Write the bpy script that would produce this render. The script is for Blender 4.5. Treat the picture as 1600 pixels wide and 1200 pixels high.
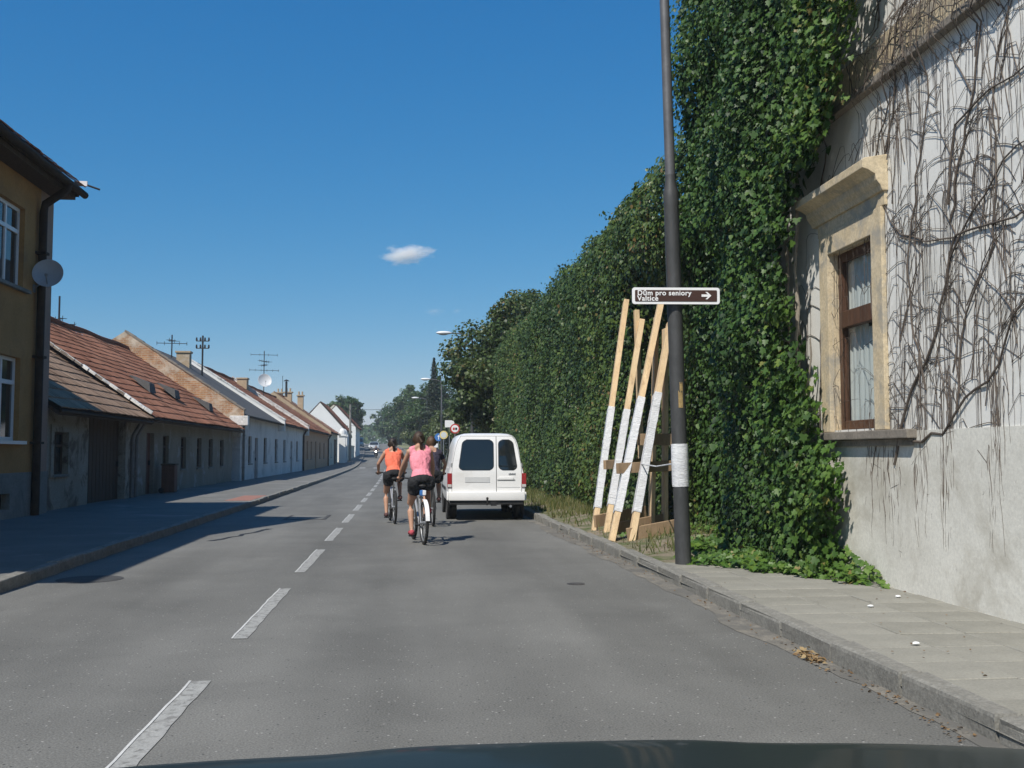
import bpy, bmesh, math, random
import numpy as np
from mathutils import Vector, Matrix, Euler

R = math.radians
random.seed(7)
rng = np.random.default_rng(11)
scene = bpy.context.scene
for o in list(bpy.data.objects):
    bpy.data.objects.remove(o)
COL = scene.collection

# ------------------------------------------------------------------ camera
CAM_H = 1.41
cam_d = bpy.data.cameras.new("camera")
cam_d.sensor_width = 36.0
cam_d.lens = 36.0 * 1650 / 1600
cam_d.clip_start = 0.1
cam_d.clip_end = 12000
cam = bpy.data.objects.new("camera", cam_d)
COL.objects.link(cam)
cam.location = (0, 0, CAM_H)
cam.rotation_euler = (R(90 + 3.75), 0, R(-5.55))
scene.camera = cam

# ------------------------------------------------------------------ light
SX, SY = 0.52, 0.64                      # metres a shadow runs per metre of height
sun_dir = Vector((-SX, -SY, 1)).normalized()
elev = math.asin(sun_dir.z)
azim = math.atan2(sun_dir.x, sun_dir.y)
world = bpy.data.worlds.new("World")
scene.world = world
world.use_nodes = True
wn, wl = world.node_tree.nodes, world.node_tree.links
bg = wn["Background"]
sky = wn.new("ShaderNodeTexSky")
sky.sky_type = 'NISHITA'
sky.sun_disc = False
sky.sun_elevation = elev
sky.sun_rotation = azim
sky.altitude = 300
sky.air_density = 1.0
sky.dust_density = 0.2
sky.ozone_density = 2.2
hs = wn.new("ShaderNodeHueSaturation")
hs.inputs["Saturation"].default_value = 1.22
wl.new(sky.outputs[0], hs.inputs["Color"])
# one tone curve per channel for the whole dome: the camera's deeper blue
sep = wn.new("ShaderNodeSeparateColor"); com = wn.new("ShaderNodeCombineColor")
wl.new(hs.outputs[0], sep.inputs[0])
SKY_STR = 0.10
for i, (g_, k_) in enumerate(((1.2, .553), (.72, .536), (.5, .656))):
    a_ = wn.new("ShaderNodeMath"); a_.operation = 'MULTIPLY'; a_.inputs[1].default_value = 0.12
    b_ = wn.new("ShaderNodeMath"); b_.operation = 'POWER'; b_.inputs[1].default_value = g_
    c_ = wn.new("ShaderNodeMath"); c_.operation = 'MULTIPLY'; c_.inputs[1].default_value = k_ / SKY_STR
    wl.new(sep.outputs[i], a_.inputs[0]); wl.new(a_.outputs[0], b_.inputs[0]); wl.new(b_.outputs[0], c_.inputs[0]); wl.new(c_.outputs[0], com.inputs[i])
wl.new(com.outputs[0], bg.inputs["Color"])
bg.inputs["Strength"].default_value = SKY_STR
sun_d = bpy.data.lights.new("sun", 'SUN')
sun_d.energy = 4.8
sun_d.angle = R(0.5)
sun_d.color = (1.0, 0.945, 0.86)
sun = bpy.data.objects.new("sun", sun_d)
COL.objects.link(sun)
sun.location = (-30, -30, 60)
sun.rotation_euler = sun_dir.to_track_quat('Z', 'Y').to_euler()
vs = scene.view_settings
vs.view_transform = 'Standard'
vs.look = 'None'
vs.exposure = 0.1
scene.cycles.volume_bounces = 6
vs.gamma = 1.0
vs.use_curve_mapping = False

# ------------------------------------------------------------------ helpers
def link(o, parent=None):
    COL.objects.link(o)
    if parent is not None:
        o.parent = parent
    return o

def tag(o, label=None, cat=None, group=None, kind=None):
    if label: o["label"] = label
    if cat: o["category"] = cat
    if group: o["group"] = group
    if kind: o["kind"] = kind
    return o

def empty(name, loc=(0, 0, 0), rz=0.0, label=None, cat=None, group=None):
    o = bpy.data.objects.new(name, None)
    o.empty_display_size = 0.1
    o.location = loc
    o.rotation_euler = (0, 0, rz)
    link(o)
    return tag(o, label, cat, group)

class MB:
    """collects shapes; build() links them as one mesh object"""
    def __init__(s):
        s.v, s.f, s.m = [], [], []
    def face(s, pts, mi=0):
        b = len(s.v)
        s.v += [tuple(p) for p in pts]
        s.f.append(list(range(b, b + len(pts)))); s.m.append(mi)
        return s
    def add(s, verts, faces, mi=0):
        b = len(s.v)
        s.v += [tuple(p) for p in verts]
        for f in faces:
            s.f.append([b + i for i in f]); s.m.append(mi)
        return s
    def box(s, c, d, rot=None, mi=0, taper=1.0):
        hx, hy, hz = d[0] / 2, d[1] / 2, d[2] / 2
        pts = [Vector((x * hx * (taper if z > 0 else 1), y * hy * (taper if z > 0 else 1), z * hz))
               for z in (-1, 1) for x, y in ((-1, -1), (1, -1), (1, 1), (-1, 1))]
        if rot is not None:
            m = rot if isinstance(rot, Matrix) else Euler(rot).to_matrix()
            pts = [m @ p for p in pts]
        pts = [p + Vector(c) for p in pts]
        return s.add(pts, [(3, 2, 1, 0), (4, 5, 6, 7), (0, 1, 5, 4), (1, 2, 6, 5), (2, 3, 7, 6), (3, 0, 4, 7)], mi)
    def b2(s, lo, hi, mi=0):
        return s.box([(a + b) / 2 for a, b in zip(lo, hi)], [abs(b - a) for a, b in zip(lo, hi)], None, mi)
    def beam(s, p, q, w, h, up=(0, 0, 1), mi=0):
        p, q = Vector(p), Vector(q)
        t = (q - p)
        L = t.length
        t.normalize()
        u = Vector(up)
        sd = t.cross(u).normalized()
        u = sd.cross(t).normalized()
        m = Matrix((sd, t, u)).transposed()
        return s.box((p + q) / 2, (w, L, h), m, mi)
    def tube(s, pts, rad, n=8, mi=0, caps=True, flat=None):
        pts = [Vector(p) for p in pts]
        k = len(pts)
        if not hasattr(rad, '__len__'):
            rad = [rad] * k
        b = len(s.v)
        ref = Vector((0, 0, 1))
        d0 = (pts[1] - pts[0]).normalized()
        if abs(d0.z) > 0.9: ref = Vector((1, 0, 0))
        for i, p in enumerate(pts):
            a = pts[max(i - 1, 0)]; c = pts[min(i + 1, k - 1)]
            t = (c - a).normalized()
            e1 = t.cross(ref)
            if e1.length < 1e-4: e1 = t.cross(Vector((0, 1, 0)))
            e1.normalize()
            e2 = e1.cross(t).normalized()
            for j in range(n):
                th = 2 * math.pi * j / n
                s.v.append(tuple(p + e1 * (math.cos(th) * rad[i]) + e2 * (math.sin(th) * rad[i] * (flat or 1))))
        for i in range(k - 1):
            for j in range(n):
                j2 = (j + 1) % n
                s.f.append([b + i * n + j, b + i * n + j2, b + (i + 1) * n + j2, b + (i + 1) * n + j]); s.m.append(mi)
        if caps:
            s.f.append([b + j for j in range(n)][::-1]); s.m.append(mi)
            s.f.append([b + (k - 1) * n + j for j in range(n)]); s.m.append(mi)
        return s
    def lathe(s, prof, c=(0, 0, 0), axis='z', n=20, mi=0):
        b = len(s.v)
        for r, h in prof:
            for j in range(n):
                th = 2 * math.pi * j / n
                x, y = r * math.cos(th), r * math.sin(th)
                p = {'z': (x, y, h), 'x': (h, x, y), 'y': (x, h, y)}[axis]
                s.v.append((p[0] + c[0], p[1] + c[1], p[2] + c[2]))
        for i in range(len(prof) - 1):
            for j in range(n):
                j2 = (j + 1) % n
                s.f.append([b + i * n + j, b + i * n + j2, b + (i + 1) * n + j2, b + (i + 1) * n + j]); s.m.append(mi)
        return s
    def torus(s, c, R_, r, axis='x', n=32, k=8, mi=0):
        b = len(s.v)
        for i in range(n):
            th = 2 * math.pi * i / n
            for j in range(k):
                ph = 2 * math.pi * j / k
                rr = R_ + r * math.cos(ph)
                a, bb, h = rr * math.cos(th), rr * math.sin(th), r * math.sin(ph)
                p = {'x': (h, a, bb), 'y': (a, h, bb), 'z': (a, bb, h)}[axis]
                s.v.append((p[0] + c[0], p[1] + c[1], p[2] + c[2]))
        for i in range(n):
            for j in range(k):
                i2, j2 = (i + 1) % n, (j + 1) % k
                s.f.append([b + i * k + j, b + i2 * k + j, b + i2 * k + j2, b + i * k + j2]); s.m.append(mi)
        return s
    def sphere(s, c, r, n=12, k=8, mi=0):
        if not hasattr(r, '__len__'): r = (r, r, r)
        b = len(s.v)
        for i in range(k + 1):
            ph = math.pi * i / k
            for j in range(n):
                th = 2 * math.pi * j / n
                s.v.append((c[0] + r[0] * math.sin(ph) * math.cos(th), c[1] + r[1] * math.sin(ph) * math.sin(th), c[2] + r[2] * math.cos(ph)))
        for i in range(k):
            for j in range(n):
                j2 = (j + 1) % n
                s.f.append([b + i * n + j, b + (i + 1) * n + j, b + (i + 1) * n + j2, b + i * n + j2]); s.m.append(mi)
        return s
    def mesh(s, name, mats, bevel=0.0, smooth=False, clean=True, seg=2):
        me = bpy.data.meshes.new(name)
        me.from_pydata(s.v, [], s.f)
        mats = mats if isinstance(mats, (list, tuple)) else [mats]
        for m in mats: me.materials.append(m)
        me.polygons.foreach_set("material_index", s.m)
        if clean:
            bm = bmesh.new(); bm.from_mesh(me)
            bmesh.ops.remove_doubles(bm, verts=bm.verts, dist=1e-5)
            bmesh.ops.recalc_face_normals(bm, faces=bm.faces)
            if bevel:
                es = [e for e in bm.edges if len(e.link_faces) == 2 and e.calc_face_angle(0) > 0.5]
                bmesh.ops.bevel(bm, geom=es, offset=bevel, segments=seg, affect='EDGES', profile=0.6, clamp_overlap=True)
            bm.to_mesh(me); bm.free()
        if smooth:
            me.polygons.foreach_set("use_smooth", [True] * len(me.polygons))
            try:
                me.set_sharp_from_angle(angle=R(smooth if smooth is not True else 42))
            except Exception:
                pass
        me.update()
        return me
    def build(s, name, mats, parent=None, bevel=0.0, smooth=False, clean=True, seg=2, loc=None, kind=None):
        o = bpy.data.objects.new(name, s.mesh(name, mats, bevel, smooth, clean, seg))
        if loc is not None: o.location = loc
        link(o, parent)
        if kind: o["kind"] = kind
        return o

def np_mesh(name, V, F, mat_, parent=None, var=None, smooth=False, kind=None, flat=False):
    """V (n,3), F (m,k) constant-size faces, var per-vertex float attribute 'v'"""
    me = bpy.data.meshes.new(name)
    n, m, k = len(V), len(F), F.shape[1]
    me.vertices.add(n); me.vertices.foreach_set("co", np.ascontiguousarray(V, dtype=np.float32).ravel())
    me.loops.add(m * k); me.loops.foreach_set("vertex_index", np.ascontiguousarray(F, dtype=np.int32).ravel())
    me.polygons.add(m)
    me.polygons.foreach_set("loop_start", np.arange(0, m * k, k, dtype=np.int32))
    me.polygons.foreach_set("loop_total", np.full(m, k, dtype=np.int32))
    if smooth: me.polygons.foreach_set("use_smooth", np.ones(m, dtype=bool))
    if flat: me.polygons.foreach_set("use_smooth", np.zeros(m, dtype=bool))
    me.materials.append(mat_)
    me.update(calc_edges=True)
    if var is not None:
        a = me.attributes.new("v", 'FLOAT', 'POINT')
        a.data.foreach_set("value", np.ascontiguousarray(var, dtype=np.float32))
    o = bpy.data.objects.new(name, me)
    link(o, parent)
    if kind: o["kind"] = kind
    return o

_tab = rng.random((256, 256))
def vnoise(x, y, sc=1.0, off=0.0):
    x = np.asarray(x, float) * sc + off + 57.3; y = np.asarray(y, float) * sc + off * 1.7 + 31.9
    xi, yi = np.floor(x).astype(int), np.floor(y).astype(int)
    fx, fy = x - xi, y - yi
    fx = fx * fx * (3 - 2 * fx); fy = fy * fy * (3 - 2 * fy)
    g = lambda i, j: _tab[i % 256, j % 256]
    return (g(xi, yi) * (1 - fx) + g(xi + 1, yi) * fx) * (1 - fy) + (g(xi, yi + 1) * (1 - fx) + g(xi + 1, yi + 1) * fx) * fy

# ------------------------------------------------------------------ materials
def nodes_of(name):
    m = bpy.data.materials.new(name)
    m.use_nodes = True
    nt = m.node_tree
    return m, nt.nodes, nt.links, nt.nodes["Principled BSDF"]

def noise_node(N, L, vec, scale, detail=4.0, rough=0.6, dist=0.0):
    n = N.new("ShaderNodeTexNoise")
    n.inputs["Scale"].default_value = scale
    n.inputs["Detail"].default_value = detail
    n.inputs["Roughness"].default_value = rough
    n.inputs["Distortion"].default_value = dist
    if vec is not None: L.new(vec, n.inputs["Vector"])
    return n

def ramp(N, L, fac, stops):
    r = N.new("ShaderNodeValToRGB")
    el = r.color_ramp.elements
    while len(el) < len(stops): el.new(0.5)
    for e, (p, c) in zip(el, stops):
        e.position = p; e.color = (c[0], c[1], c[2], 1)
    L.new(fac, r.inputs["Fac"])
    return r

def mix(N, L, fac, a, b, mode='MIX'):
    m = N.new("ShaderNodeMix"); m.data_type = 'RGBA'; m.blend_type = mode
    if hasattr(fac, 'links') or hasattr(fac, 'is_linked'): L.new(fac, m.inputs[0])
    else: m.inputs[0].default_value = fac
    for s, i in ((a, 6), (b, 7)):
        if hasattr(s, 'is_linked'): L.new(s, m.inputs[i])
        else: m.inputs[i].default_value = (s[0], s[1], s[2], 1)
    return m.outputs[2]

def surf(name, c1, c2, scale=3.0, rough=0.8, fine=40.0, fine_amt=0.25, bump=0.2, bump_scale=None, stain=None,
         stain_scale=0.6, stain_lo=0.52, stain_hi=0.66, metallic=0.0, stretch=(1, 1, 1), spec=0.4, bdist=0.01):
    m, N, L, P = nodes_of(name)
    tc = N.new("ShaderNodeTexCoord")
    mp = N.new("ShaderNodeMapping"); mp.inputs["Scale"].default_value = stretch
    L.new(tc.outputs["Object"], mp.inputs["Vector"])
    v = mp.outputs[0]
    n1 = noise_node(N, L, v, scale, 6, 0.62)
    r1 = ramp(N, L, n1.outputs["Fac"], [(0.3, c1), (0.7, c2)])
    n2 = noise_node(N, L, v, fine, 3, 0.7)
    r2 = ramp(N, L, n2.outputs["Fac"], [(0.25, (1 - fine_amt,) * 3), (0.75, (1 + fine_amt,) * 3)])
    col = mix(N, L, 1.0, r1.outputs[0], r2.outputs[0], 'MULTIPLY')
    if stain is not None:
        n3 = noise_node(N, L, v, stain_scale, 8, 0.68, 0.6)
        r3 = ramp(N, L, n3.outputs["Fac"], [(stain_lo, (0, 0, 0)), (stain_hi, (1, 1, 1))])
        col = mix(N, L, r3.outputs[0], col, stain)
    L.new(col, P.inputs["Base Color"])
    P.inputs["Roughness"].default_value = rough
    P.inputs["Metallic"].default_value = metallic
    P.inputs["Specular IOR Level"].default_value = spec
    if bump:
        bn = N.new("ShaderNodeBump"); bn.inputs["Strength"].default_value = bump; bn.inputs["Distance"].default_value = bdist
        nb = noise_node(N, L, v, bump_scale or fine, 4, 0.7)
        L.new(nb.outputs["Fac"], bn.inputs["Height"])
        L.new(bn.outputs[0], P.inputs["Normal"])
    return m

def plain(name, c, rough=0.5, metallic=0.0, coat=0.0, var=0.12, scale=8.0, spec=0.5, emit=None, estr=0.0):
    m = surf(name, tuple(x * (1 - var) for x in c), tuple(x * (1 + var) for x in c), scale, rough, 60, 0.06, 0.04, None, metallic=metallic, spec=spec)
    P = m.node_tree.nodes["Principled BSDF"]
    P.inputs["Coat Weight"].default_value = coat
    P.inputs["Coat Roughness"].default_value = 0.08
    if emit is not None:
        P.inputs["Emission Color"].default_value = (*emit, 1); P.inputs["Emission Strength"].default_value = estr
    return m

def leafmat(name, stops, rough=0.42, trans=0.22, spec=0.5):
    m, N, L, P = nodes_of(name)
    at = N.new("ShaderNodeAttribute"); at.attribute_name = "v"
    r = ramp(N, L, at.outputs["Fac"], stops)
    L.new(r.outputs[0], P.inputs["Base Color"])
    P.inputs["Roughness"].default_value = rough
    P.inputs["Specular IOR Level"].default_value = spec
    t = N.new("ShaderNodeBsdfTranslucent")
    g = N.new("ShaderNodeGamma"); g.inputs[1].default_value = 0.9
    L.new(r.outputs[0], g.inputs[0]); L.new(g.outputs[0], t.inputs["Color"])
    mx = N.new("ShaderNodeMixShader"); mx.inputs[0].default_value = trans
    L.new(P.outputs[0], mx.inputs[1]); L.new(t.outputs[0], mx.inputs[2])
    L.new(mx.outputs[0], N["Material Output"].inputs["Surface"])
    return m

def glassy(name, c=(0.02, 0.03, 0.035), rough=0.06):
    m, N, L, P = nodes_of(name)
    P.inputs["Base Color"].default_value = (*c, 1); P.inputs["Roughness"].default_value = rough
    P.inputs["Specular IOR Level"].default_value = 0.8
    return m

def clear_glass(name):
    m, N, L, P = nodes_of(name)
    t = N.new("ShaderNodeBsdfTransparent"); t.inputs[0].default_value = (0.8, 0.84, 0.84, 1)
    g = N.new("ShaderNodeBsdfGlossy"); g.inputs["Roughness"].default_value = 0.04
    mx = N.new("ShaderNodeMixShader"); fr = N.new("ShaderNodeLayerWeight"); fr.inputs["Blend"].default_value = .5
    pw = N.new("ShaderNodeMath"); pw.operation = 'POWER'; pw.inputs[1].default_value = 4.0; L.new(fr.outputs["Facing"], pw.inputs[0])
    ad = N.new("ShaderNodeMath"); ad.operation = 'MULTIPLY_ADD'; ad.inputs[1].default_value = .5; ad.inputs[2].default_value = .04; L.new(pw.outputs[0], ad.inputs[0])
    L.new(ad.outputs[0], mx.inputs[0]); L.new(t.outputs[0], mx.inputs[1]); L.new(g.outputs[0], mx.inputs[2])
    L.new(mx.outputs[0], N["Material Output"].inputs["Surface"])
    return m

def asphalt(name):
    m, N, L, P = nodes_of(name)
    tc = N.new("ShaderNodeTexCoord")
    v = tc.outputs["Object"]
    mp = N.new("ShaderNodeMapping"); mp.inputs["Scale"].default_value = (0.9, 0.09, 1); L.new(v, mp.inputs[0])
    n0 = noise_node(N, L, mp.outputs[0], 1.0, 3, 0.5)
    base = ramp(N, L, n0.outputs["Fac"], [(0.3, (0.120, 0.119, 0.110)), (0.7, (0.180, 0.178, 0.165))]).outputs[0]
    n1 = noise_node(N, L, v, 0.7, 6, 0.65, 0.4)
    base = mix(N, L, 1.0, base, ramp(N, L, n1.outputs["Fac"], [(0.3, (0.86,) * 3), (0.7, (1.12,) * 3)]).outputs[0], 'MULTIPLY')
    n2 = noise_node(N, L, v, 85, 2, 0.6)
    base = mix(N, L, 1.0, base, ramp(N, L, n2.outputs["Fac"], [(0.28, (0.66,) * 3), (0.5, (1, 1, 1)), (0.72, (1.35,) * 3)]).outputs[0], 'MULTIPLY')
    vo = N.new("ShaderNodeTexVoronoi"); vo.inputs["Scale"].default_value = 38; L.new(v, vo.inputs["Vector"])
    wn_ = N.new("ShaderNodeTexWhiteNoise"); L.new(vo.outputs["Position"], wn_.inputs["Vector"])
    dot = ramp(N, L, vo.outputs["Distance"], [(0.18, (1, 1, 1)), (0.3, (0, 0, 0))])
    lit = ramp(N, L, wn_.outputs["Value"], [(0.93, (0, 0, 0)), (0.95, (1, 1, 1))])
    drk = ramp(N, L, wn_.outputs["Value"], [(0.04, (1, 1, 1)), (0.06, (0, 0, 0))])
    f1 = mix(N, L, 1.0, dot.outputs[0], lit.outputs[0], 'MULTIPLY')
    f2 = mix(N, L, 1.0, dot.outputs[0], drk.outputs[0], 'MULTIPLY')
    base = mix(N, L, f1, base, (0.36, 0.35, 0.33))
    base = mix(N, L, f2, base, (0.045, 0.045, 0.045))
    L.new(base, P.inputs["Base Color"])
    P.inputs["Roughness"].default_value = 0.82
    P.inputs["Specular IOR Level"].default_value = 0.2
    bn = N.new("ShaderNodeBump"); bn.inputs["Strength"].default_value = 0.5; bn.inputs["Distance"].default_value = 0.006
    L.new(n2.outputs["Fac"], bn.inputs["Height"]); L.new(bn.outputs[0], P.inputs["Normal"])
    return m

def attr_surf(name, stops, rough=0.85, fine=30, amt=0.25, stain=None):
    """colour picked per piece from attribute v, with fine grain"""
    m, N, L, P = nodes_of(name)
    at = N.new("ShaderNodeAttribute"); at.attribute_name = "v"
    c = ramp(N, L, at.outputs["Fac"], stops).outputs[0]
    tc = N.new("ShaderNodeTexCoord")
    n2 = noise_node(N, L, tc.outputs["Object"], fine, 4, 0.7)
    c = mix(N, L, 1.0, c, ramp(N, L, n2.outputs["Fac"], [(0.25, (1 - amt,) * 3), (0.75, (1 + amt,) * 3)]).outputs[0], 'MULTIPLY')
    if stain is not None:
        n3 = noise_node(N, L, tc.outputs["Object"], 0.5, 7, 0.7, 0.5)
        c = mix(N, L, ramp(N, L, n3.outputs["Fac"], [(0.45, (0, 0, 0)), (0.72, (0.75,) * 3)]).outputs[0], c, stain)
    L.new(c, P.inputs["Base Color"]); P.inputs["Roughness"].default_value = 1.0
    P.inputs["Specular IOR Level"].default_value = 0.04
    return m

M = {}
M['asphalt'] = asphalt('asphalt')
M['paint'] = surf('road_paint', (0.29, 0.29, 0.275), (0.36, 0.36, 0.34), 6, 0.75, 70, 0.25, 0.15, None, (0.19, 0.186, 0.174), 14, 0.50, 0.60)
M['paint_edge'] = surf('fresh_paint', (0.5, 0.5, 0.48), (0.6, 0.6, 0.58), 6, 0.7, 70, 0.12, 0.1)
M['patch'] = surf('asphalt_patch', (0.05, 0.05, 0.05), (0.075, 0.073, 0.07), 5, 0.85, 60, 0.3, 0.4)
M['iron'] = surf('cast_iron', (0.06, 0.055, 0.05), (0.11, 0.10, 0.09), 9, 0.6, 50, 0.3, 0.5, metallic=0.3)
M['kerb'] = surf('kerb_concrete', (0.165, 0.16, 0.142), (0.245, 0.237, 0.21), 4, 0.9, 45, 0.35, 0.6, None, (0.12, 0.115, 0.10), 3, 0.5, 0.75)
M['slab'] = surf('paving_concrete', (0.222, 0.215, 0.185), (0.29, 0.28, 0.24), 1.3, 0.9, 60, 0.18, 0.3, None, (0.20, 0.19, 0.165), 1.1, 0.52, 0.74)
M['slab2'] = surf('paving_concrete_worn', (0.20, 0.194, 0.165), (0.27, 0.26, 0.222), 1.6, 0.9, 60, 0.2, 0.3, None, (0.36, 0.35, 0.32), 1.4, 0.55, 0.76)
M['walk'] = surf('pavement_asphalt', (0.125, 0.125, 0.115), (0.17, 0.168, 0.155), 1.0, 0.9, 70, 0.25, 0.35, None, (0.24, 0.23, 0.22), 0.5, 0.56, 0.7)
M['redpave'] = surf('red_paving', (0.25, 0.12, 0.09), (0.33, 0.17, 0.13), 5, 0.9, 40, 0.2, 0.3)
M['soil'] = surf('dry_soil', (0.16, 0.135, 0.095), (0.25, 0.21, 0.155), 2.0, 0.95, 30, 0.35, 0.9, None, (0.075, 0.10, 0.03), 1.6, 0.44, 0.6)
M['earth'] = surf('field_ground', (0.13, 0.15, 0.06), (0.22, 0.20, 0.10), 0.2, 0.95, 10, 0.3, 0.4)
M['wall_r'] = surf('grey_plaster', (0.68, 0.672, 0.63), (0.77, 0.76, 0.715), 0.8, 0.92, 35, 0.06, 0.25, 22, (0.52, 0.505, 0.45), 0.9, 0.50, 0.74, bdist=0.006)
M['wall_r_low'] = surf('beige_plinth_plaster', (0.58, 0.565, 0.505), (0.69, 0.675, 0.61), 1.3, 0.92, 35, 0.14, 0.5, 14, (0.40, 0.375, 0.31), 0.9, 0.46, 0.68, bdist=0.006)
M['yellow'] = surf('ochre_trim_plaster', (0.50, 0.405, 0.26), (0.62, 0.52, 0.36), 3.5, 0.9, 30, 0.25, 0.6, 9, (0.36, 0.33, 0.27), 3.0, 0.50, 0.64)
M['trimdark'] = surf('weathered_ledge', (0.17, 0.15, 0.125), (0.27, 0.24, 0.20), 4, 0.9, 40, 0.3, 0.4)
M['brownwood'] = surf('brown_window_wood', (0.075, 0.037, 0.022), (0.115, 0.058, 0.034), 3, 0.55, 40, 0.3, 0.3, stretch=(4, 4, 0.5))
M['curtain'] = surf('white_curtain', (0.60, 0.61, 0.6), (0.74, 0.75, 0.73), 3, 0.95, 30, 0.06, 0.1, stretch=(4, 4, 0.4))
M['glass'] = glassy('window_glass')
M['cglass'] = clear_glass('clear_glass')
M['dark'] = plain('dark_void', (0.012, 0.012, 0.012), 0.9)
M['bark_vine'] = surf('vine_stem_bark', (0.072, 0.058, 0.048), (0.14, 0.112, 0.09), 9, 0.9, 60, 0.35, 0.5)
M['bark_grey'] = surf('grey_bark', (0.22, 0.19, 0.15), (0.36, 0.32, 0.26), 5, 0.95, 30, 0.4, 0.9, stretch=(3, 3, 0.7))
M['bark'] = surf('tree_bark', (0.07, 0.055, 0.04), (0.13, 0.105, 0.08), 5, 0.95, 30, 0.4, 0.9, stretch=(3, 3, 0.7))
G = lambda a, b, c: (a, b, c)
M['ivy'] = leafmat('ivy_leaf', [(0.0, G(.014, .036, .008)), (0.45, G(.044, .100, .016)), (0.8, G(.085, .158, .024)), (0.97, G(.135, .20, .032)), (1.0, G(.19, .16, .05))], 0.52, 0.22)
M['ivy_bright'] = leafmat('young_ivy_leaf', [(0.0, G(.035, .085, .014)), (0.5, G(.075, .155, .022)), (0.85, G(.13, .215, .032)), (1.0, G(.24, .19, .06))], 0.5, 0.28)
M['ivy_far'] = leafmat('wall_ivy_leaf', [(0.0, G(.022, .044, .010)), (0.5, G(.056, .100, .020)), (0.85, G(.100, .150, .028)), (0.98, G(.14, .16, .036)), (1.0, G(.19, .13, .05))], 0.46, 0.22)
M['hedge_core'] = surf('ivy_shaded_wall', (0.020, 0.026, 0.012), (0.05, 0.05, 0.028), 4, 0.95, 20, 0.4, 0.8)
M['leaf_brown'] = leafmat('chestnut_leaf', [(0.0, G(.024, .048, .013)), (0.5, G(.058, .098, .022)), (0.88, G(.10, .13, .030)), (1.0, G(.15, .115, .04))], 0.5, 0.3)
M['leaf_green'] = leafmat('tree_leaf', [(0.0, G(.018, .046, .014)), (0.5, G(.040, .088, .022)), (1.0, G(.085, .14, .035))], 0.5, 0.28)
M['leaf_olive'] = leafmat('olive_tree_leaf', [(0.0, G(.035, .06, .016)), (0.5, G(.065, .10, .024)), (1.0, G(.13, .15, .04))], 0.5, 0.3)
M['needle'] = leafmat('conifer_needle', [(0.0, G(.010, .022, .014)), (1.0, G(.030, .052, .028))], 0.6, 0.1)
M['grass'] = leafmat('verge_grass', [(0.0, G(.05, .085, .016)), (0.5, G(.105, .13, .03)), (1.0, G(.26, .22, .10))], 0.6, 0.3)
M['litter'] = leafmat('dead_leaf', [(0.0, G(.10, .06, .03)), (0.5, G(.24, .15, .07)), (1.0, G(.40, .30, .15))], 0.8, 0.2)
# ------------------------------------------------------------------ lie of the land
def bend(y):
    return -1.2e-4 * max(0.0, y - 12) ** 2
def gz(y):
    if y < 90: return 0.0
    if y < 190: return 2.2e-4 * (y - 90) ** 2
    return 2.2 + min(1.6, 0.02 * (y - 190))
KL = -4.1                                   # left kerb face
def KR(y):
    return 2.85 if y < 12 else max(2.66, 2.85 - 0.02 * (y - 12))
def WL(y): return -8.1 + bend(y)

ys = [-30, -10, 0, 5, 10, 15, 20, 25, 30, 40, 50, 60, 70, 80, 90] + list(range(100, 340, 10)) + [400, 600, 1000, 3000]
def strip(name, xl, xr, zf, mat_, y0, y1, extra=None, kind='structure', step_list=None):
    yy = sorted({y0, y1, *[y for y in (step_list or ys) if y0 < y < y1]})
    mb = MB()
    for a, b in zip(yy[:-1], yy[1:]):
        mb.face([(xl(a), a, zf(a)), (xr(a), a, zf(a)), (xr(b), b, zf(b)), (xl(b), b, zf(b))])
    o = mb.build(name, mat_)
    tag(o, kind=kind)
    return o

g_ = strip('ground', lambda y: -3000, lambda y: 3000, lambda y: gz(y) - 0.03, M['earth'], -60, 3000)
road = strip('road', lambda y: KL + bend(y) - 0.02, lambda y: KR(y) + bend(y) + 0.02, lambda y: gz(y), M['asphalt'], -30, 330)
tag(road, 'grey asphalt road with a dashed white centre line', kind='structure')
# centre dashes
dash_me = None
for k in range(21):
    y0 = -0.7 + 4.5 * k
    if y0 > 92: break
    cx = -1.28 + bend(y0 + 1.5)
    rz = math.atan(2 * 1.2e-4 * max(0, y0 - 10.5))
    mb = MB()
    # slightly ragged outline
    n = 14
    L_ = [(-0.062 + random.uniform(-.006, .006), -1.5 + 3 * i / n) for i in range(n + 1)]
    R_ = [(0.066 + random.uniform(-.008, .008), -1.5 + 3 * i / n) for i in range(n + 1)]
    for i in range(n):
        mb.face([(L_[i][0], L_[i][1], 0), (R_[i][0], R_[i][1], 0), (R_[i + 1][0], R_[i + 1][1], 0), (L_[i + 1][0], L_[i + 1][1], 0)])
        mb.face([(L_[i][0] - .001, L_[i][1], .003), (L_[i][0] + .014, L_[i][1], .003), (L_[i + 1][0] + .014, L_[i + 1][1], .003), (L_[i + 1][0] - .001, L_[i + 1][1], .003)], 1)
    o = mb.build('centre_dash', [M['paint'], M['paint_edge']], road, clean=False)
    o.location = (cx, y0 + 1.5, gz(y0) + 0.004); o.rotation_euler.z = rz
for k in range(5):                          # zebra bars far up the road
    mb = MB().b2((KL + .4 + k * 1.3, 99, .0), (KL + .95 + k * 1.3, 101.2, .004))
    o = mb.build('crossing_bar', M['paint_edge'], road); o.location = (bend(100), 0, gz(100) + .006)

M['tar'] = plain('tar_filled_crack', (.018, .018, .018), .7)
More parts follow.
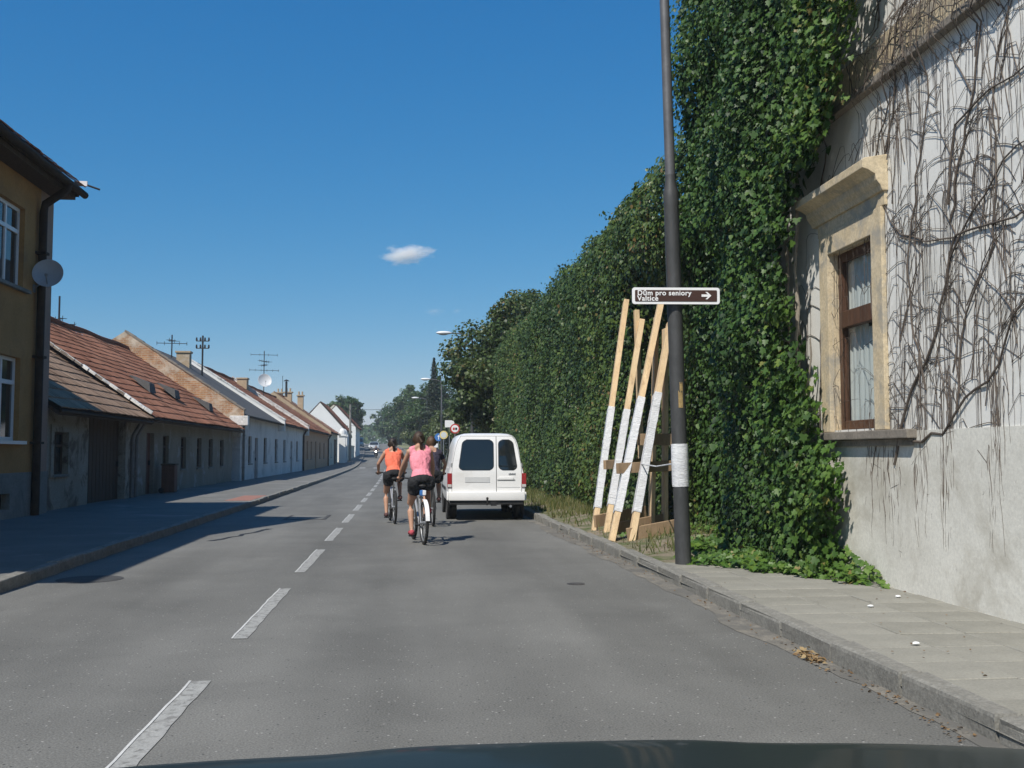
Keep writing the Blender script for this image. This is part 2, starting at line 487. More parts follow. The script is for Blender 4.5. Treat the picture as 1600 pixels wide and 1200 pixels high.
# crack and repairs on the road
def road_thing(name, label, cat, mb, mats):
    o = mb.build(name, mats, clean=False); tag(o, label, cat); return o
mb = MB()
pts = [(-3.18, 17.5), (-3.05, 17.85), (-2.98, 18.3), (-2.86, 18.5), (-2.88, 18.9), (-2.72, 19.3), (-2.66, 19.9), (-2.58, 20.2)]
for (a, b), (c, d) in zip(pts[:-1], pts[1:]):
    w = random.uniform(.03, .06)
    mb.face([(a - w, b, .004), (a + w, b, .004), (c + w, d, .004), (c - w, d, .004)])
o = mb.build('road_crack', M['tar'], road, clean=False)
mb = MB().b2((-2.62, 22.9, .002), (-1.80, 24.5, .005), 0)      # rectangular repair with tarred edges
for (x0, y0, x1, y1) in ((-2.66, 22.86, -1.76, 22.93), (-2.66, 24.47, -1.76, 24.54), (-2.66, 22.93, -2.59, 24.47), (-1.84, 22.93, -1.76, 24.47)): mb.b2((x0, y0, .003), (x1, y1, .007), 1)
mb.build('repair_patch', [M['walk'], M['patch']], road, clean=False)
mb = MB().lathe([(0.0, .010), (.30, .010), (.33, .006), (.36, .003)], (-3.55, 12.35, 0), n=28)
o = mb.build('manhole_cover', M['patch']); tag(o, 'sunken round cover patched with tar near the left kerb', 'manhole cover')
mb = MB()
for (x, y, w) in ((1.8, 11.4, .09), (1.83, 11.43, .06)):
    mb.lathe([(0, .007), (w, .006), (w * 1.1, .003)], (x, y, 0), n=12)
mb.build('valve_cap', M['iron']); tag(bpy.data.objects['valve_cap'], 'small dark valve cap set in the right lane', 'valve cap')

# kerbs
PZ = 0.12
kerb_l = strip('kerb_bed', lambda y: KL + bend(y) - .13, lambda y: KL + bend(y) - .005, lambda y: gz(y) + .06, M['kerb'], -30, 62)
kerb_r = strip('kerb_bed', lambda y: KR(y) + bend(y) + .005, lambda y: KR(y) + bend(y) + .13, lambda y: gz(y) + .06, M['kerb'], -30, 46)
kst = []
for i in range(3):
    mb = MB().box((0, 0, 0), (0.15, 0.985, 0.20))
    me = mb.mesh('kerb_stone', M['kerb'], bevel=0.022, seg=2)
    for v in me.vertices:
        v.co.x += random.uniform(-.007, .007); v.co.z += random.uniform(-.008, .008)
    kst.append(me)
def kerb_row(parent, xf, y0, y1):
    y = y0
    while y < y1:
        o = bpy.data.objects.new('kerb_stone', random.choice(kst))
        o.location = (xf(y + .5) + random.uniform(-.012, .012), y + .5, gz(y) + .035 + random.uniform(-.012, .008))
        o.rotation_euler = (random.uniform(-.008, .008), random.uniform(-.02, .02), math.atan(-(bend(y + 1) - bend(y))) + random.uniform(-.008, .008))
        link(o, parent)
        y += 1.0
kerb_row(kerb_l, lambda y: KL + bend(y) - .075, 5, 62)
kerb_row(kerb_r, lambda y: KR(y) + bend(y) + .075, 2, 44)
def kerb_far(side, xf, y0, y1):
    yy = list(range(y0, y1 + 1, 8))
    mb = MB()
    for a, b in zip(yy[:-1], yy[1:]):
        for (dx0, z0, dx1, z1) in ((0, 0, 0, .13), (0, .13, -.15 * side, .13)):
            mb.face([(xf(a) + dx0, a, gz(a) + z0), (xf(b) + dx0, b, gz(b) + z0), (xf(b) + dx1, b, gz(b) + z1), (xf(a) + dx1, a, gz(a) + z1)])
    tag(mb.build('kerb', M['kerb']), kind='structure')
kerb_far(1, lambda y: KL + bend(y), 62, 318)
kerb_far(-1, lambda y: KR(y) + bend(y), 44, 316)

pav_l = strip('pavement', lambda y: -8.6 + bend(y) - (6 if y < 7 else 0), lambda y: KL + bend(y) - .14, lambda y: gz(y) + PZ, M['walk'], -30, 330)
mb = MB().b2((-4.95, 29.5, .0), (-4.27, 33.0, .0045)); o = mb.build('red_tactile_strip', M['redpave'], pav_l); o.location = (bend(31), 0, PZ)
pav_r = strip('pavement', lambda y: KR(y) + .14, lambda y: 4.7, lambda y: PZ - .05, M['soil'], -30, 14.2)

# paving slabs on the right pavement, each one a piece
slabs = []
for i in range(4):
    for mm in ('slab', 'slab2'):
        mb = MB().box((0, 0, 0), (0.494, 0.494, 0.06))
        slabs.append(mb.mesh('paving_slab', M[mm], bevel=0.006, seg=1))
for ix in range(4):
    for iy in range(21):
        x = 3.245 + ix * .5; y = 2.6 + iy * .5
        if x > 4.5 and ix == 3:
            pass
        if y > 12.2 + 0.6 * math.sin(ix * 2.1): continue
        if ix == 3 and y > 11.6: continue
        o = bpy.data.objects.new('paving_slab', random.choice(slabs))
        sxx = 0.32 if ix == 3 else 1.0
        o.scale = (sxx, 1, 1)
        o.location = (x - (.168 if ix == 3 else 0), y + (0.25 if ix % 2 else 0) * 0, PZ - .03 + random.uniform(-.005, .005))
        o.rotation_euler = (random.uniform(-.008, .008), random.uniform(-.008, .008), random.uniform(-.01, .01))
        link(o, pav_r)

# verge with soil, rising to the ivy wall
def vergez(x, y):
    t = np.clip((x - 3.0) / 1.6, 0, 1)
    k = np.clip((y - 11.8) / 2.5, 0, 1)
    return PZ - .01 + k * (0.20 * t + .05 * (vnoise(x, y, 1.7) - .4) + .03 * (vnoise(x, y, 6) - .5))
nx, ny = 22, 190
X_, Y_ = np.meshgrid(np.linspace(0, 1, nx), np.concatenate([np.linspace(11.4, 30, 120), np.linspace(30.4, 54, ny - 120)]))
XX = np.array([[KR(y) + .145 + bend(y) + t * (4.9 - KR(y)) for t in np.linspace(0, 1, nx)] for y in Y_[:, 0]])
ZZ = vergez(XX, Y_)
ZZ[Y_ < 12.6] -= (12.6 - Y_[Y_ < 12.6]) * 0.09
V = np.stack([XX, Y_, ZZ], -1).reshape(-1, 3)
idx = np.arange(nx * ny).reshape(ny, nx)
F = np.stack([idx[:-1, :-1], idx[:-1, 1:], idx[1:, 1:], idx[1:, :-1]], -1).reshape(-1, 4)
verge = np_mesh('verge', V, F, M['soil'], smooth=True); tag(verge, kind='structure')
strip('verge', lambda y: KR(y) + bend(y) + .15, lambda y: KR(y) + bend(y) + 9, lambda y: gz(y) + .10, M['earth'], 54, 330)

# ------------------------------------------------------------------ facade tools
def facade(mb, P, u0, u1, z0, z1, ops, depth, mi=0, mir=None):
    """P(u, z, d): d is inset; cut openings with reveals"""
    us = sorted({u0, u1, *[o[0] for o in ops], *[o[1] for o in ops]})
    zs = sorted({z0, z1, *[o[2] for o in ops], *[o[3] for o in ops]})
    us = [u for u in us if u0 <= u <= u1]; zs = [z for z in zs if z0 <= z <= z1]
    for a, b in zip(us[:-1], us[1:]):
        for c, d in zip(zs[:-1], zs[1:]):
            um, zm = (a + b) / 2, (c + d) / 2
            if any(o[0] < um < o[1] and o[2] < zm < o[3] for o in ops): continue
            mb.face([P(a, c, 0), P(b, c, 0), P(b, d, 0), P(a, d, 0)], mi)
    r = mi if mir is None else mir
    for o in ops:
        a, b, c, d = o[:4]
        for p, q in (((a, c), (b, c)), ((b, c), (b, d)), ((b, d), (a, d)), ((a, d), (a, c))):
            mb.face([P(*p, 0), P(*q, 0), P(*q, depth), P(*p, depth)], r)
    return mb

def fb(mb, fx, side, u0, u1, z0, z1, d0, d1, mi=0):
    """box on a facade at x = fx that looks towards side (+1: +X); d is how far it stands out"""
    xs = sorted((fx + side * d0, fx + side * d1))
    return mb.b2((xs[0], u0, z0), (xs[1], u1, z1), mi)

def window(parent, fx, side, u0, u1, z0, z1, inset, fm, gm, mull=1, trans=None, fw=.06, name='window', curtain=None, bev=.004):
    """frame with mullions, panes are sub-parts"""
    mb = MB()
    d0, d1 = -inset - .03, -inset + .03
    fb(mb, fx, side, u0, u0 + fw, z0, z1, d0, d1); fb(mb, fx, side, u1 - fw, u1, z0, z1, d0, d1)
    fb(mb, fx, side, u0 + fw, u1 - fw, z0, z0 + fw, d0, d1); fb(mb, fx, side, u0 + fw, u1 - fw, z1 - fw, z1, d0, d1)
    zs = [z0 + fw, z1 - fw]
    if trans:
        fb(mb, fx, side, u0 + fw, u1 - fw, trans - fw * .6, trans + fw * .6, d0, d1 + .008); zs = [z0 + fw, trans - fw * .6, None, trans + fw * .6, z1 - fw]
    us = [u0 + fw + (u1 - u0 - 2 * fw) * i / (mull + 1) for i in range(mull + 2)]
    for u in us[1:-1]:
        fb(mb, fx, side, u - fw * .5, u + fw * .5, z0 + fw, z1 - fw, d0 + .002, d1 + .004)
    o = mb.build(name, fm, parent, bevel=bev, seg=1)
    zz = [(zs[0], zs[1])] if not trans else [(zs[0], zs[1]), (zs[3], zs[4])]
    for i in range(mull + 1):
        for (c, d) in zz:
            mp = MB()
            fb(mp, fx, side, us[i] - .01, us[i + 1] + .01, c - .01, d + .01, -inset - .008, -inset)
            mp.build('pane', gm, o)
    return o

def tiles(parent, y0, y1, ex, ez, rx, rz_, mat_, course=.33, tw=.22, sag=.03, jit=.004, seed=0):
    r = np.random.default_rng(seed + 5)
    Ls = math.hypot(rx - ex, rz_ - ez)
    nc, nt = max(2, int(round(Ls / course))), max(2, int(round((y1 - y0) / tw)))
    cs = Ls / nc; tw = (y1 - y0) / nt
    s = np.array([(rx - ex) / Ls, 0, (rz_ - ez) / Ls]); nrm = np.array([(rz_ - ez) / Ls, 0, (ex - rx) / Ls])
    if nrm[2] < 0: nrm = -nrm
    ci, ti = np.meshgrid(np.arange(nc), np.arange(nt), indexing='ij')
    ci, ti = ci.ravel(), ti.ravel()
    n = len(ci)
    ya = y0 + ti * tw + r.uniform(-.006, .006, n); yb = ya + tw - .012
    sa = ci * cs - .03 + r.normal(0, .008, n); sb = (ci + 1) * cs + .04
    hg = lambda y, q: sag * (vnoise(y, q, .45, seed) - .5) * 2 + sag * .5 * (vnoise(y, q, 1.3, seed + 3) - .5)
    lift = .030 + r.normal(0, jit, n)
    skew = r.normal(0, .003, n)
    o = np.array([ex, 0, ez])
    def pt(y, q, h):
        return o + np.outer(q, s) + np.outer(h + hg(y, q), nrm) + np.outer(y, [0, 1, 0])
    V = np.stack([pt(ya, sa, lift + skew), pt(yb, sa, lift - skew), pt(yb, sb, np.full(n, .004)), pt(ya, sb, np.full(n, .004)),
                  pt(ya, sa, lift + skew - .026), pt(yb, sa, lift - skew - .026)], 1).reshape(-1, 3)
    b = (np.arange(n) * 6)[:, None]
    F = np.concatenate([b + [0, 1, 2, 3], b + [4, 5, 1, 0]], 0)
    tone = np.clip(r.normal(.5, .14, n) + .5 * (vnoise(ya, sa, .6, seed + 9) - .5), 0, 1)
    return np_mesh('roof_tiles', V, F, mat_, parent, var=np.repeat(tone, 6), kind='stuff', flat=True)

M['tile_red'] = attr_surf('red_roof_tile', [(0, G(.24, .105, .065)), (.5, G(.35, .16, .098)), (1, G(.44, .225, .145))], .9, 14, .18, None)
M['tile_grey'] = attr_surf('weathered_roof_tile', [(0, G(.23, .15, .10)), (.5, G(.32, .215, .148)), (1, G(.40, .28, .195))], .92, 14, .2, None)
M['tile_orange'] = attr_surf('orange_roof_tile', [(0, G(.27, .10, .06)), (.5, G(.38, .15, .09)), (1, G(.46, .21, .13))], .88, 14, .2, None)
M['pl_ochre'] = surf('ochre_facade', (0.30, 0.165, 0.055), (0.40, 0.225, 0.085), 1.2, .93, 25, .15, .3, None, (.24, .14, .06), .8, .5, .7)
M['pl_pink'] = surf('pinkish_plaster', (0.27, 0.19, 0.145), (0.33, 0.235, 0.18), 2, .93, 25, .12, .3)
M['pl_grey'] = surf('grey_plinth', (0.16, 0.165, 0.15), (0.23, 0.235, 0.215), 2, .93, 25, .2, .4, None, (.11, .11, .10), 1.2, .52, .7)
M['pl_old'] = surf('peeling_plaster', (0.235, 0.215, 0.17), (0.33, 0.305, 0.25), 1.0, .95, 20, .25, .6, None, (.13, .10, .075), 1.3, .50, .58)
M['pl_old2'] = surf('damp_plaster', (0.175, 0.155, 0.12), (0.26, 0.235, 0.19), .9, .95, 20, .25, .6, None, (.32, .31, .29), 1.0, .56, .64)
M['pl_white'] = surf('white_blue_plaster', (0.54, 0.515, 0.49), (0.65, 0.62, 0.59), .7, .93, 20, .14, .3, None, (.33, .31, .29), .9, .52, .7)
M['pl_orange'] = surf('orange_facade', (0.40, 0.235, 0.14), (0.48, 0.29, 0.18), .7, .93, 20, .1, .3)
M['pl_cream'] = surf('cream_facade', (0.50, 0.47, 0.38), (0.60, 0.56, 0.46), .7, .93, 20, .1, .3)
M['pl_pure'] = surf('white_facade', (0.68, 0.68, 0.66), (0.76, 0.76, 0.74), .7, .93, 20, .06, .2)
M['pl_beige'] = surf('beige_gable', (0.34, 0.26, 0.17), (0.45, 0.36, 0.245), .9, .93, 15, .2, .4, None, (.50, .44, .36), .8, .55, .7)
M['white_trim'] = surf('white_mortar', (0.55, 0.55, 0.52), (0.72, 0.72, 0.70), 5, .9, 20, .2, .4, None, (.25, .21, .18), 3, .56, .66)
M['slate'] = surf('grey_fibre_roof', (0.07, 0.068, 0.064), (0.105, 0.10, 0.094), 1.5, .85, 12, .15, .3)
M['rusty_gutter'] = surf('dark_gutter_metal', (0.028, 0.020, 0.014), (0.05, 0.036, 0.026), 5, .8, 30, .2, .2, spec=.2)
M['zinc'] = surf('zinc_pipe', (0.15, 0.145, 0.135), (0.22, 0.215, 0.20), 5, .7, 30, .15, .1, metallic=.1)
M['oldwood'] = surf('dark_old_wood', (0.045, 0.030, 0.02), (0.08, 0.055, 0.038), 4, .85, 30, .3, .4, stretch=(4, 4, .5))
M['redwood'] = surf('red_brown_wood', (0.10, 0.045, 0.03), (0.15, 0.07, 0.048), 4, .8, 30, .3, .4, stretch=(4, 4, .5))
M['pvc'] = plain('white_window_plastic', (.72, .73, .73), .35, var=.03)
M['metal_dark'] = plain('dark_metal', (.035, .035, .037), .5, .4)
M['metal_grey'] = plain('grey_metal', (.30, .31, .32), .45, .6)
M['dish'] = plain('dish_white', (.60, .61, .61), .5, var=.05)
M['dish_grey'] = plain('dish_grey', (.40, .41, .42), .5, var=.05)

M['tile_grey_plain'] = surf('dirty_mortar', (.17, .14, .115), (.26, .215, .175), 4, .9, 20, .25, .4)
def brickwall(name):
    m, N, L, P = nodes_of(name)
    tc = N.new("ShaderNodeTexCoord")
    sp = N.new("ShaderNodeSeparateXYZ"); L.new(tc.outputs["Object"], sp.inputs[0])
    cb = N.new("ShaderNodeCombineXYZ"); L.new(sp.outputs[0], cb.inputs[0]); L.new(sp.outputs[2], cb.inputs[1])
    br = N.new("ShaderNodeTexBrick"); L.new(cb.outputs[0], br.inputs["Vector"])
    br.inputs["Color1"].default_value = (.36, .16, .07, 1); br.inputs["Color2"].default_value = (.44, .24, .11, 1)
    br.inputs["Mortar"].default_value = (.46, .38, .28, 1); br.inputs["Scale"].default_value = 1.0
    br.inputs["Brick Width"].default_value = .28; br.inputs["Row Height"].default_value = .085; br.inputs["Mortar Size"].default_value = .012
    n3 = noise_node(N, L, tc.outputs["Object"], 1.1, 8, .7, .6)
    c = mix(N, L, ramp(N, L, n3.outputs["Fac"], [(.47, (0, 0, 0)), (.58, (1, 1, 1))]).outputs[0], br.outputs["Color"], (.52, .44, .34))
    n4 = noise_node(N, L, tc.outputs["Object"], 2.2, 6, .7)
    c = mix(N, L, 1.0, c, ramp(N, L, n4.outputs["Fac"], [(.3, (.62,) * 3), (.7, (1.15,) * 3)]).outputs[0], 'MULTIPLY')
    L.new(c, P.inputs["Base Color"]); P.inputs["Roughness"].default_value = .95
    bn = N.new("ShaderNodeBump"); bn.inputs["Strength"].default_value = .6; bn.inputs["Distance"].default_value = .02
    L.new(n4.outputs["Fac"], bn.inputs["Height"]); L.new(bn.outputs[0], P.inputs["Normal"])
    return m
M['brick'] = brickwall('weathered_brick')

def house(name, label, y0, y1, fx, eave, rx, rz_, wallm, tilem, ops, seed, zb=None, overhang=.35, course=.33, tw=.22, gable=None, tile_ranges=None, wins='wood', group=None, sag=.03):
    """ops: (u0,u1,z0,z1,kind) on the street face that looks to +X"""
    zb = gz(y0) + PZ - .05 if zb is None else zb
    h = empty(name, (fx, (y0 + y1) / 2, zb), 0, label, 'house', group)
    inv = Matrix.Translation(-Vector(h.location))
    bx = 2 * rx - fx
    def put(o):
        o.matrix_parent_inverse = inv; return o
    mb = MB()
    facade(mb, lambda u, z, d: (fx - d, u, z), y0, y1, zb, eave, [o[:4] for o in ops], .2)
    for y in (y0, y1):
        mb.face([(fx, y, zb), (fx, y, eave), (rx, y, rz_ - .05), (bx, y, eave), (bx, y, zb)], 0 if gable is None or y == y1 else 1)
    mb.face([(bx, y0, zb), (bx, y1, zb), (bx, y1, eave), (bx, y0, eave)])
    put(mb.build('wall', [wallm, gable or wallm], h, clean=False))
    # roof deck
    sl = (rz_ - eave) / (fx - rx)
    ex, ez = fx + overhang, eave - overhang * sl + .12
    rt = rz_ + .1
    deck = MB()
    th = .08
    dd_ = .10 if tile_ranges is None else .05
    for (xa, za, xb, zb2) in ((ex, ez - dd_, rx, rt - dd_), (2 * rx - ex, ez - dd_, rx, rt - dd_)):
        deck.add([(xa, y0, za - th), (xa, y1, za - th), (xb, y1, zb2 - th), (xb, y0, zb2 - th), (xa, y0, za), (xa, y1, za), (xb, y1, zb2), (xb, y0, zb2)],
                 [(0, 1, 2, 3), (4, 5, 6, 7), (0, 1, 5, 4), (0, 3, 7, 4), (1, 2, 6, 5)])
    roof = put(deck.build('roof', M['oldwood'] if tile_ranges is None else M['slate'], h))
    for (a, b) in (tile_ranges or [(y0, y1)]):
        tiles(roof, a, b, ex + .03, ez, rx, rt, tilem, course, tw, sag, seed=seed)
        mb = MB()
        yy = np.arange(a, b, .36)
        for i, y in enumerate(yy):
            mb.tube([(rx, y, rt + .02 + .02 * math.sin(y * 1.3 + seed)), (rx, min(y + .39, b), rt + .04 + .02 * math.sin(y * 1.3 + seed))], .12, 8)
        mb.build('ridge_tiles', tilem, roof, smooth=True)
    # gutter
    gr_ = .04 if course > .4 else .06
    gt = MB().tube([(ex + .03, y0 + .05, ez - .09), (ex + .03, y1 - .05, ez - .11)], gr_, 8)
    put(gt.build('gutter', M['rusty_gutter'], h))
    for o in ops:
        u0, u1, z0, z1, k = o[:5]
        if k == 'win':
            put(window(h, fx, 1, u0, u1, z0, z1, .13, M['oldwood'] if wins == 'wood' else M['pvc'], M['glass'], 1, z0 + (z1 - z0) * .68, .05))
            s_ = MB(); fb(s_, fx, 1, u0 - .06, u1 + .06, z0 - .06, z0 - .003, -.1, .06); put(s_.build('window_sill', M['pl_grey'], h))
        else:
            dm = M['redwood'] if k == 'door' else M['oldwood']
            d = MB()
            nb = max(2, int((u1 - u0) / .16))
            for i in range(nb):
                fb(d, fx, 1, u0 + (u1 - u0) * i / nb + .004, u0 + (u1 - u0) * (i + 1) / nb - .004, z0, z1, -.17, -.13 + .006 * (i % 2))
            dd = put(d.build('door' if k == 'door' else 'gate', dm, h))
            hh = MB(); fb(hh, fx, 1, u1 - .2, u1 - .16, z0 + .95, z0 + 1.1, -.13, -.07); hh.build('handle', M['metal_dark'], dd)
    return h, put, (ex, ez, rx, rt)

def downpipe(parent, put, fx, y, ztop, zbot, mat_, r=.05, out=.3):
    mb = MB().tube([(fx + out, y, ztop), (fx + out - .02, y, ztop - .1), (fx + .1, y, ztop - .42), (fx + .08, y, ztop - .55), (fx + .08, y, zbot)], r, 10)
    for z in np.arange(zbot + .6, ztop - .6, 1.5):
        mb.b2((fx, y - r - .012, z), (fx + .08 + r + .012, y + r + .012, z + .035))
    return put(mb.build('downpipe', mat_, parent, smooth=40))

# ------------------------------------------------------------------ left row
# tall ochre house
LX = -7.85
h0 = empty('ochre_house', (LX, 15.5, 0), 0, 'tall ochre two storey house with white windows and dark eaves', 'house')
p0 = lambda o: (setattr(o, 'matrix_parent_inverse', Matrix.Translation(-Vector(h0.location))), o)[1]
Y0, Y1, EV = 7.6, 23.9, 7.35
wins0 = [(20.65, 22.1, 4.74, 6.37), (20.65, 22.1, 1.66, 3.32), (15.9, 17.3, 4.72, 6.33), (15.9, 17.3, 1.66, 3.32), (12, 13.4, 4.72, 6.33), (12, 13.4, 1.66, 3.32), (8.6, 10, 4.72, 6.33), (8.6, 10, 1.66, 3.32)]
cell = [(21.1, 21.75, .3, .62)]
mb = MB()
PF = lambda u, z, d: (LX - d, u, z)
facade(mb, PF, Y0, 23.1, 1.02, EV, wins0, .18, 0)
facade(mb, PF, 23.1, Y1, 1.02, EV, [], .1, 1)
facade(mb, lambda u, z, d: (LX + .03 - d, u, z), Y0, Y1, 0.05, 1.02, cell, .2, 2)
mb.face([(LX, Y0, 1.02), (LX + .03, Y0, 1.02), (LX + .03, Y1, 1.02), (LX, Y1, 1.02)], 2)
mb.face([(LX, Y0, 0.05), (LX, Y0, EV), (LX - 5, Y0, 10.6), (LX - 10, Y0, EV), (LX - 10, Y0, .05)])
mb.face([(LX, Y1, 0.05), (LX, Y1, EV), (LX - 10, Y1, EV), (LX - 10, Y1, .05)], 1)
mb.face([(LX - 10, Y0, .05), (LX - 10, Y1, .05), (LX - 10, Y1, EV), (LX - 10, Y0, EV)])
# street gable in the middle of the front
mb.face([(LX, 13.4, EV), (LX, 20.0 - .6, EV), (LX, 16.6, 10.7)])
p0(mb.build('wall', [M['pl_ochre'], M['pl_pink'], M['pl_grey']], h0, clean=False))
deck = MB()
ex0, ez0 = LX + .50, 7.30
ez0 -= .06
ra, rb, rc_ = (LX - 5, Y0 - .2, 10.69), (LX - 5, Y1 - 5.2, 10.69), Y1 + .12
deck.face([(ex0, Y0 - .2, ez0), (ex0, rc_, ez0), rb, ra]); deck.face([(LX - 10.5, Y0 - .2, ez0), (LX - 10.5, rc_, ez0), rb, ra])
deck.face([(ex0, rc_, ez0), (LX - 10.5, rc_, ez0), rb])
deck.face([(ex0, Y0 - .2, ez0), (LX - 10.5, Y0 - .2, ez0), ra])
for (p, q) in (((ex0, Y0 - .2), (ex0, rc_)), ((ex0, rc_), (LX - 10.5, rc_)), ((LX - 10.5, rc_), (LX - 10.5, Y0 - .2))):
    deck.face([(*p, ez0 - .14), (*q, ez0 - .14), (*q, ez0), (*p, ez0)])
deck.face([(LX + .3, 13.1, EV), (LX + .3, 16.6, 10.95), (LX - 5.1, 16.6, 10.95)]); deck.face([(LX + .3, 19.7, EV), (LX + .3, 16.6, 10.95), (LX - 5.1, 16.6, 10.95)])
deck.b2((LX, Y0, 7.02), (ex0 - .06, Y1 + .06, 7.13))          # soffit board
deck.b2((LX - 10.2, Y1 + .002, 7.02), (LX, Y1 + .10, 7.13))
rf0 = p0(deck.build('roof', M['oldwood'], h0, clean=False))
tl = tiles(rf0, Y0 - .2, Y1 + .16, ex0 + .08, ez0 + .08, LX - 5, 10.78, M['tile_orange'], .33, .22, .02, seed=3)
bm = bmesh.new(); bm.from_mesh(tl.data)
dele = [f for f in bm.faces if f.calc_center_median().y > Y1 + .16 - (ex0 - f.calc_center_median().x) * (5.2 / 5.5)]
bmesh.ops.delete(bm, geom=dele, context='FACES'); bm.to_mesh(tl.data); bm.free()
gt = MB().tube([(ex0 + .1, Y0 - .2, 7.2), (ex0 + .1, Y1 + .2, 7.16)], .08, 10)
p0(gt.build('gutter', M['rusty_gutter'], h0, smooth=True))
ge = MB().b2((ex0 - .12, Y1 + .13, 7.36), (ex0 + .16, Y1 + .18, 7.47)); p0(ge.build('verge_flashing', M['pvc'], h0))
gs = MB().tube([(ex0 + .02, Y1 + .15, 7.43), (ex0 + .42, Y1 + .2, 7.30)], .022, 8); p0(gs.build('gutter_bracket', M['metal_dark'], h0))
dp = MB().tube([(ex0 + .1, 22.95, 7.12), (ex0 + .08, 22.95, 7.0), (LX + .14, 22.95, 6.68), (LX + .11, 22.95, 6.5), (LX + .11, 22.95, .12)], .085, 12)
for z in (1.6, 3.4, 5.6): dp.b2((LX, 22.83, z), (LX + .215, 23.07, z + .05))
p0(dp.build('downpipe', M['rusty_gutter'], h0, smooth=40))
for (a, b, c, d) in wins0:
    p0(window(h0, LX, 1, a, b, c, d, .10, M['pvc'], M['glass'], 1, c + (d - c) * .70, .07))
    s_ = MB(); fb(s_, LX, 1, a - .12, b + .3, c - .07, c - .003, -.08, .10); p0(s_.build('window_sill', M['pvc'] if c < 3 else M['pl_grey'], h0))
    s_ = MB(); fb(s_, LX, 1, a - .16, a - .003, c, d + .003, 0, .03); fb(s_, LX, 1, b + .003, b + .16, c, d + .003, 0, .03); fb(s_, LX, 1, a - .16, b + .16, d + .006, d + .18, 0, .03)
    p0(s_.build('window_surround', M['pl_ochre'], h0))
cv = MB(); fb(cv, LX + .03, 1, 21.1, 21.75, .3, .62, -.2, -.17); p0(cv.build('cellar_dark_plate', M['dark'], h0))  # plain near-black plate: darkness inside the cellar opening put in as colour

def sat_dish(label, loc, r, face, m, wall_pt=None, mast=None):
    """face: unit-ish vector the dish looks along"""
    e = empty('satellite_dish', loc, 0, label, 'satellite dish')
    q = Vector(face).to_track_quat('Z', 'Y').to_matrix()
    mb = MB()
    prof = [(r * t, .28 * r * t * t) for t in np.linspace(0.02, 1, 7)]
    mb.lathe(prof + [(r * 1.02, .27 * r), (r * .98, .25 * r)] + [(r * t, .28 * r * t * t - .02) for t in np.linspace(.96, 0.02, 6)], n=28)
    mb.v = [tuple(q @ Vector(p)) for p in mb.v]
    mb.build('reflector', m, e, smooth=40)
    a = MB(); down = Vector((0, 0, -1)); f = Vector(face).normalized()
    foc = f * r * .95 + down * r * .35
    a.tube([down * r * .95 + f * .1 * r, foc], .012, 6)
    a.tube([foc - f * .02, foc + (-f) * .12 + Vector((0, 0, .03))], [.035, .03], 8)
    a.build('feed_arm', M['metal_grey'], e)
    b = MB()
    if wall_pt is not None:
        w = Vector(wall_pt) - Vector(loc); b.tube([-f * .02, -f * .1, w + Vector((0, 0, .0))], .02, 8); b.box(w, (.02, .12, .16))
    if mast is not None:
        w = Vector(mast) - Vector(loc); b.tube([-f * .03, Vector((w.x, w.y, -.05)), w], .025, 8)
    b.build('bracket', M['metal_grey'], e)
    return e
sat_dish('grey satellite dish fixed to the ochre house beside its downpipe', (LX + .36, 22.6, 5.12), .30, (.12, -.95, .22), M['dish_grey'], wall_pt=(LX + .01, 22.8, 4.85))

# low house with the gateway (weathered grey tiles) and its neighbour (redder tiles)
hA, pA, _ = house('low_house', 'low house with grey weathered roof tiles and dark wooden gateway', 23.95, 32.45, -8.1, 2.62, -13.0, 5.95, M['pl_old'], M['tile_grey'],
                  [(25.05, 26.05, .92, 1.9, 'win'), (27.75, 31.0, .08, 2.32, 'gate')], 1, overhang=.45, course=.42, sag=.03)
s_ = MB()
for (a, b, c, d) in ((24.85, 25.045, .86, 2.05), (26.055, 26.25, .86, 2.05), (24.85, 26.25, 1.905, 2.06)): fb(s_, -8.1, 1, a, b, c, d, 0, .04 if c < 1.5 else .045)
pA(s_.build('window_surround', M['pl_old'], hA))
s_ = MB(); fb(s_, -8.1, 1, 31.02, 31.5, .08, 2.4, 0, .07); pA(s_.build('pilaster', M['pl_old'], hA))
downpipe(hA, pA, -8.1, 31.75, 2.35, .12, M['zinc'], .06)
downpipe(hA, pA, -8.1, 32.2, 2.35, .12, M['zinc'], .05)

hB, pB, eB = house('low_house', 'long low house with dull red tiled roof and peeling dark plaster', 32.5, 50, -8.15, 2.75, -13.0, 6.12, M['pl_old2'], M['tile_red'],
                   [(33.9, 34.9, .08, 2.05, 'door'), (36.1, 37.0, .85, 2.0, 'win'), (38.9, 39.8, .85, 2.0, 'win'), (41.8, 42.7, .85, 2.0, 'win'), (44.2, 45.1, .85, 2.0, 'win'), (46.8, 47.7, .85, 2.0, 'win')], 2, overhang=.5, course=.42, sag=.03)
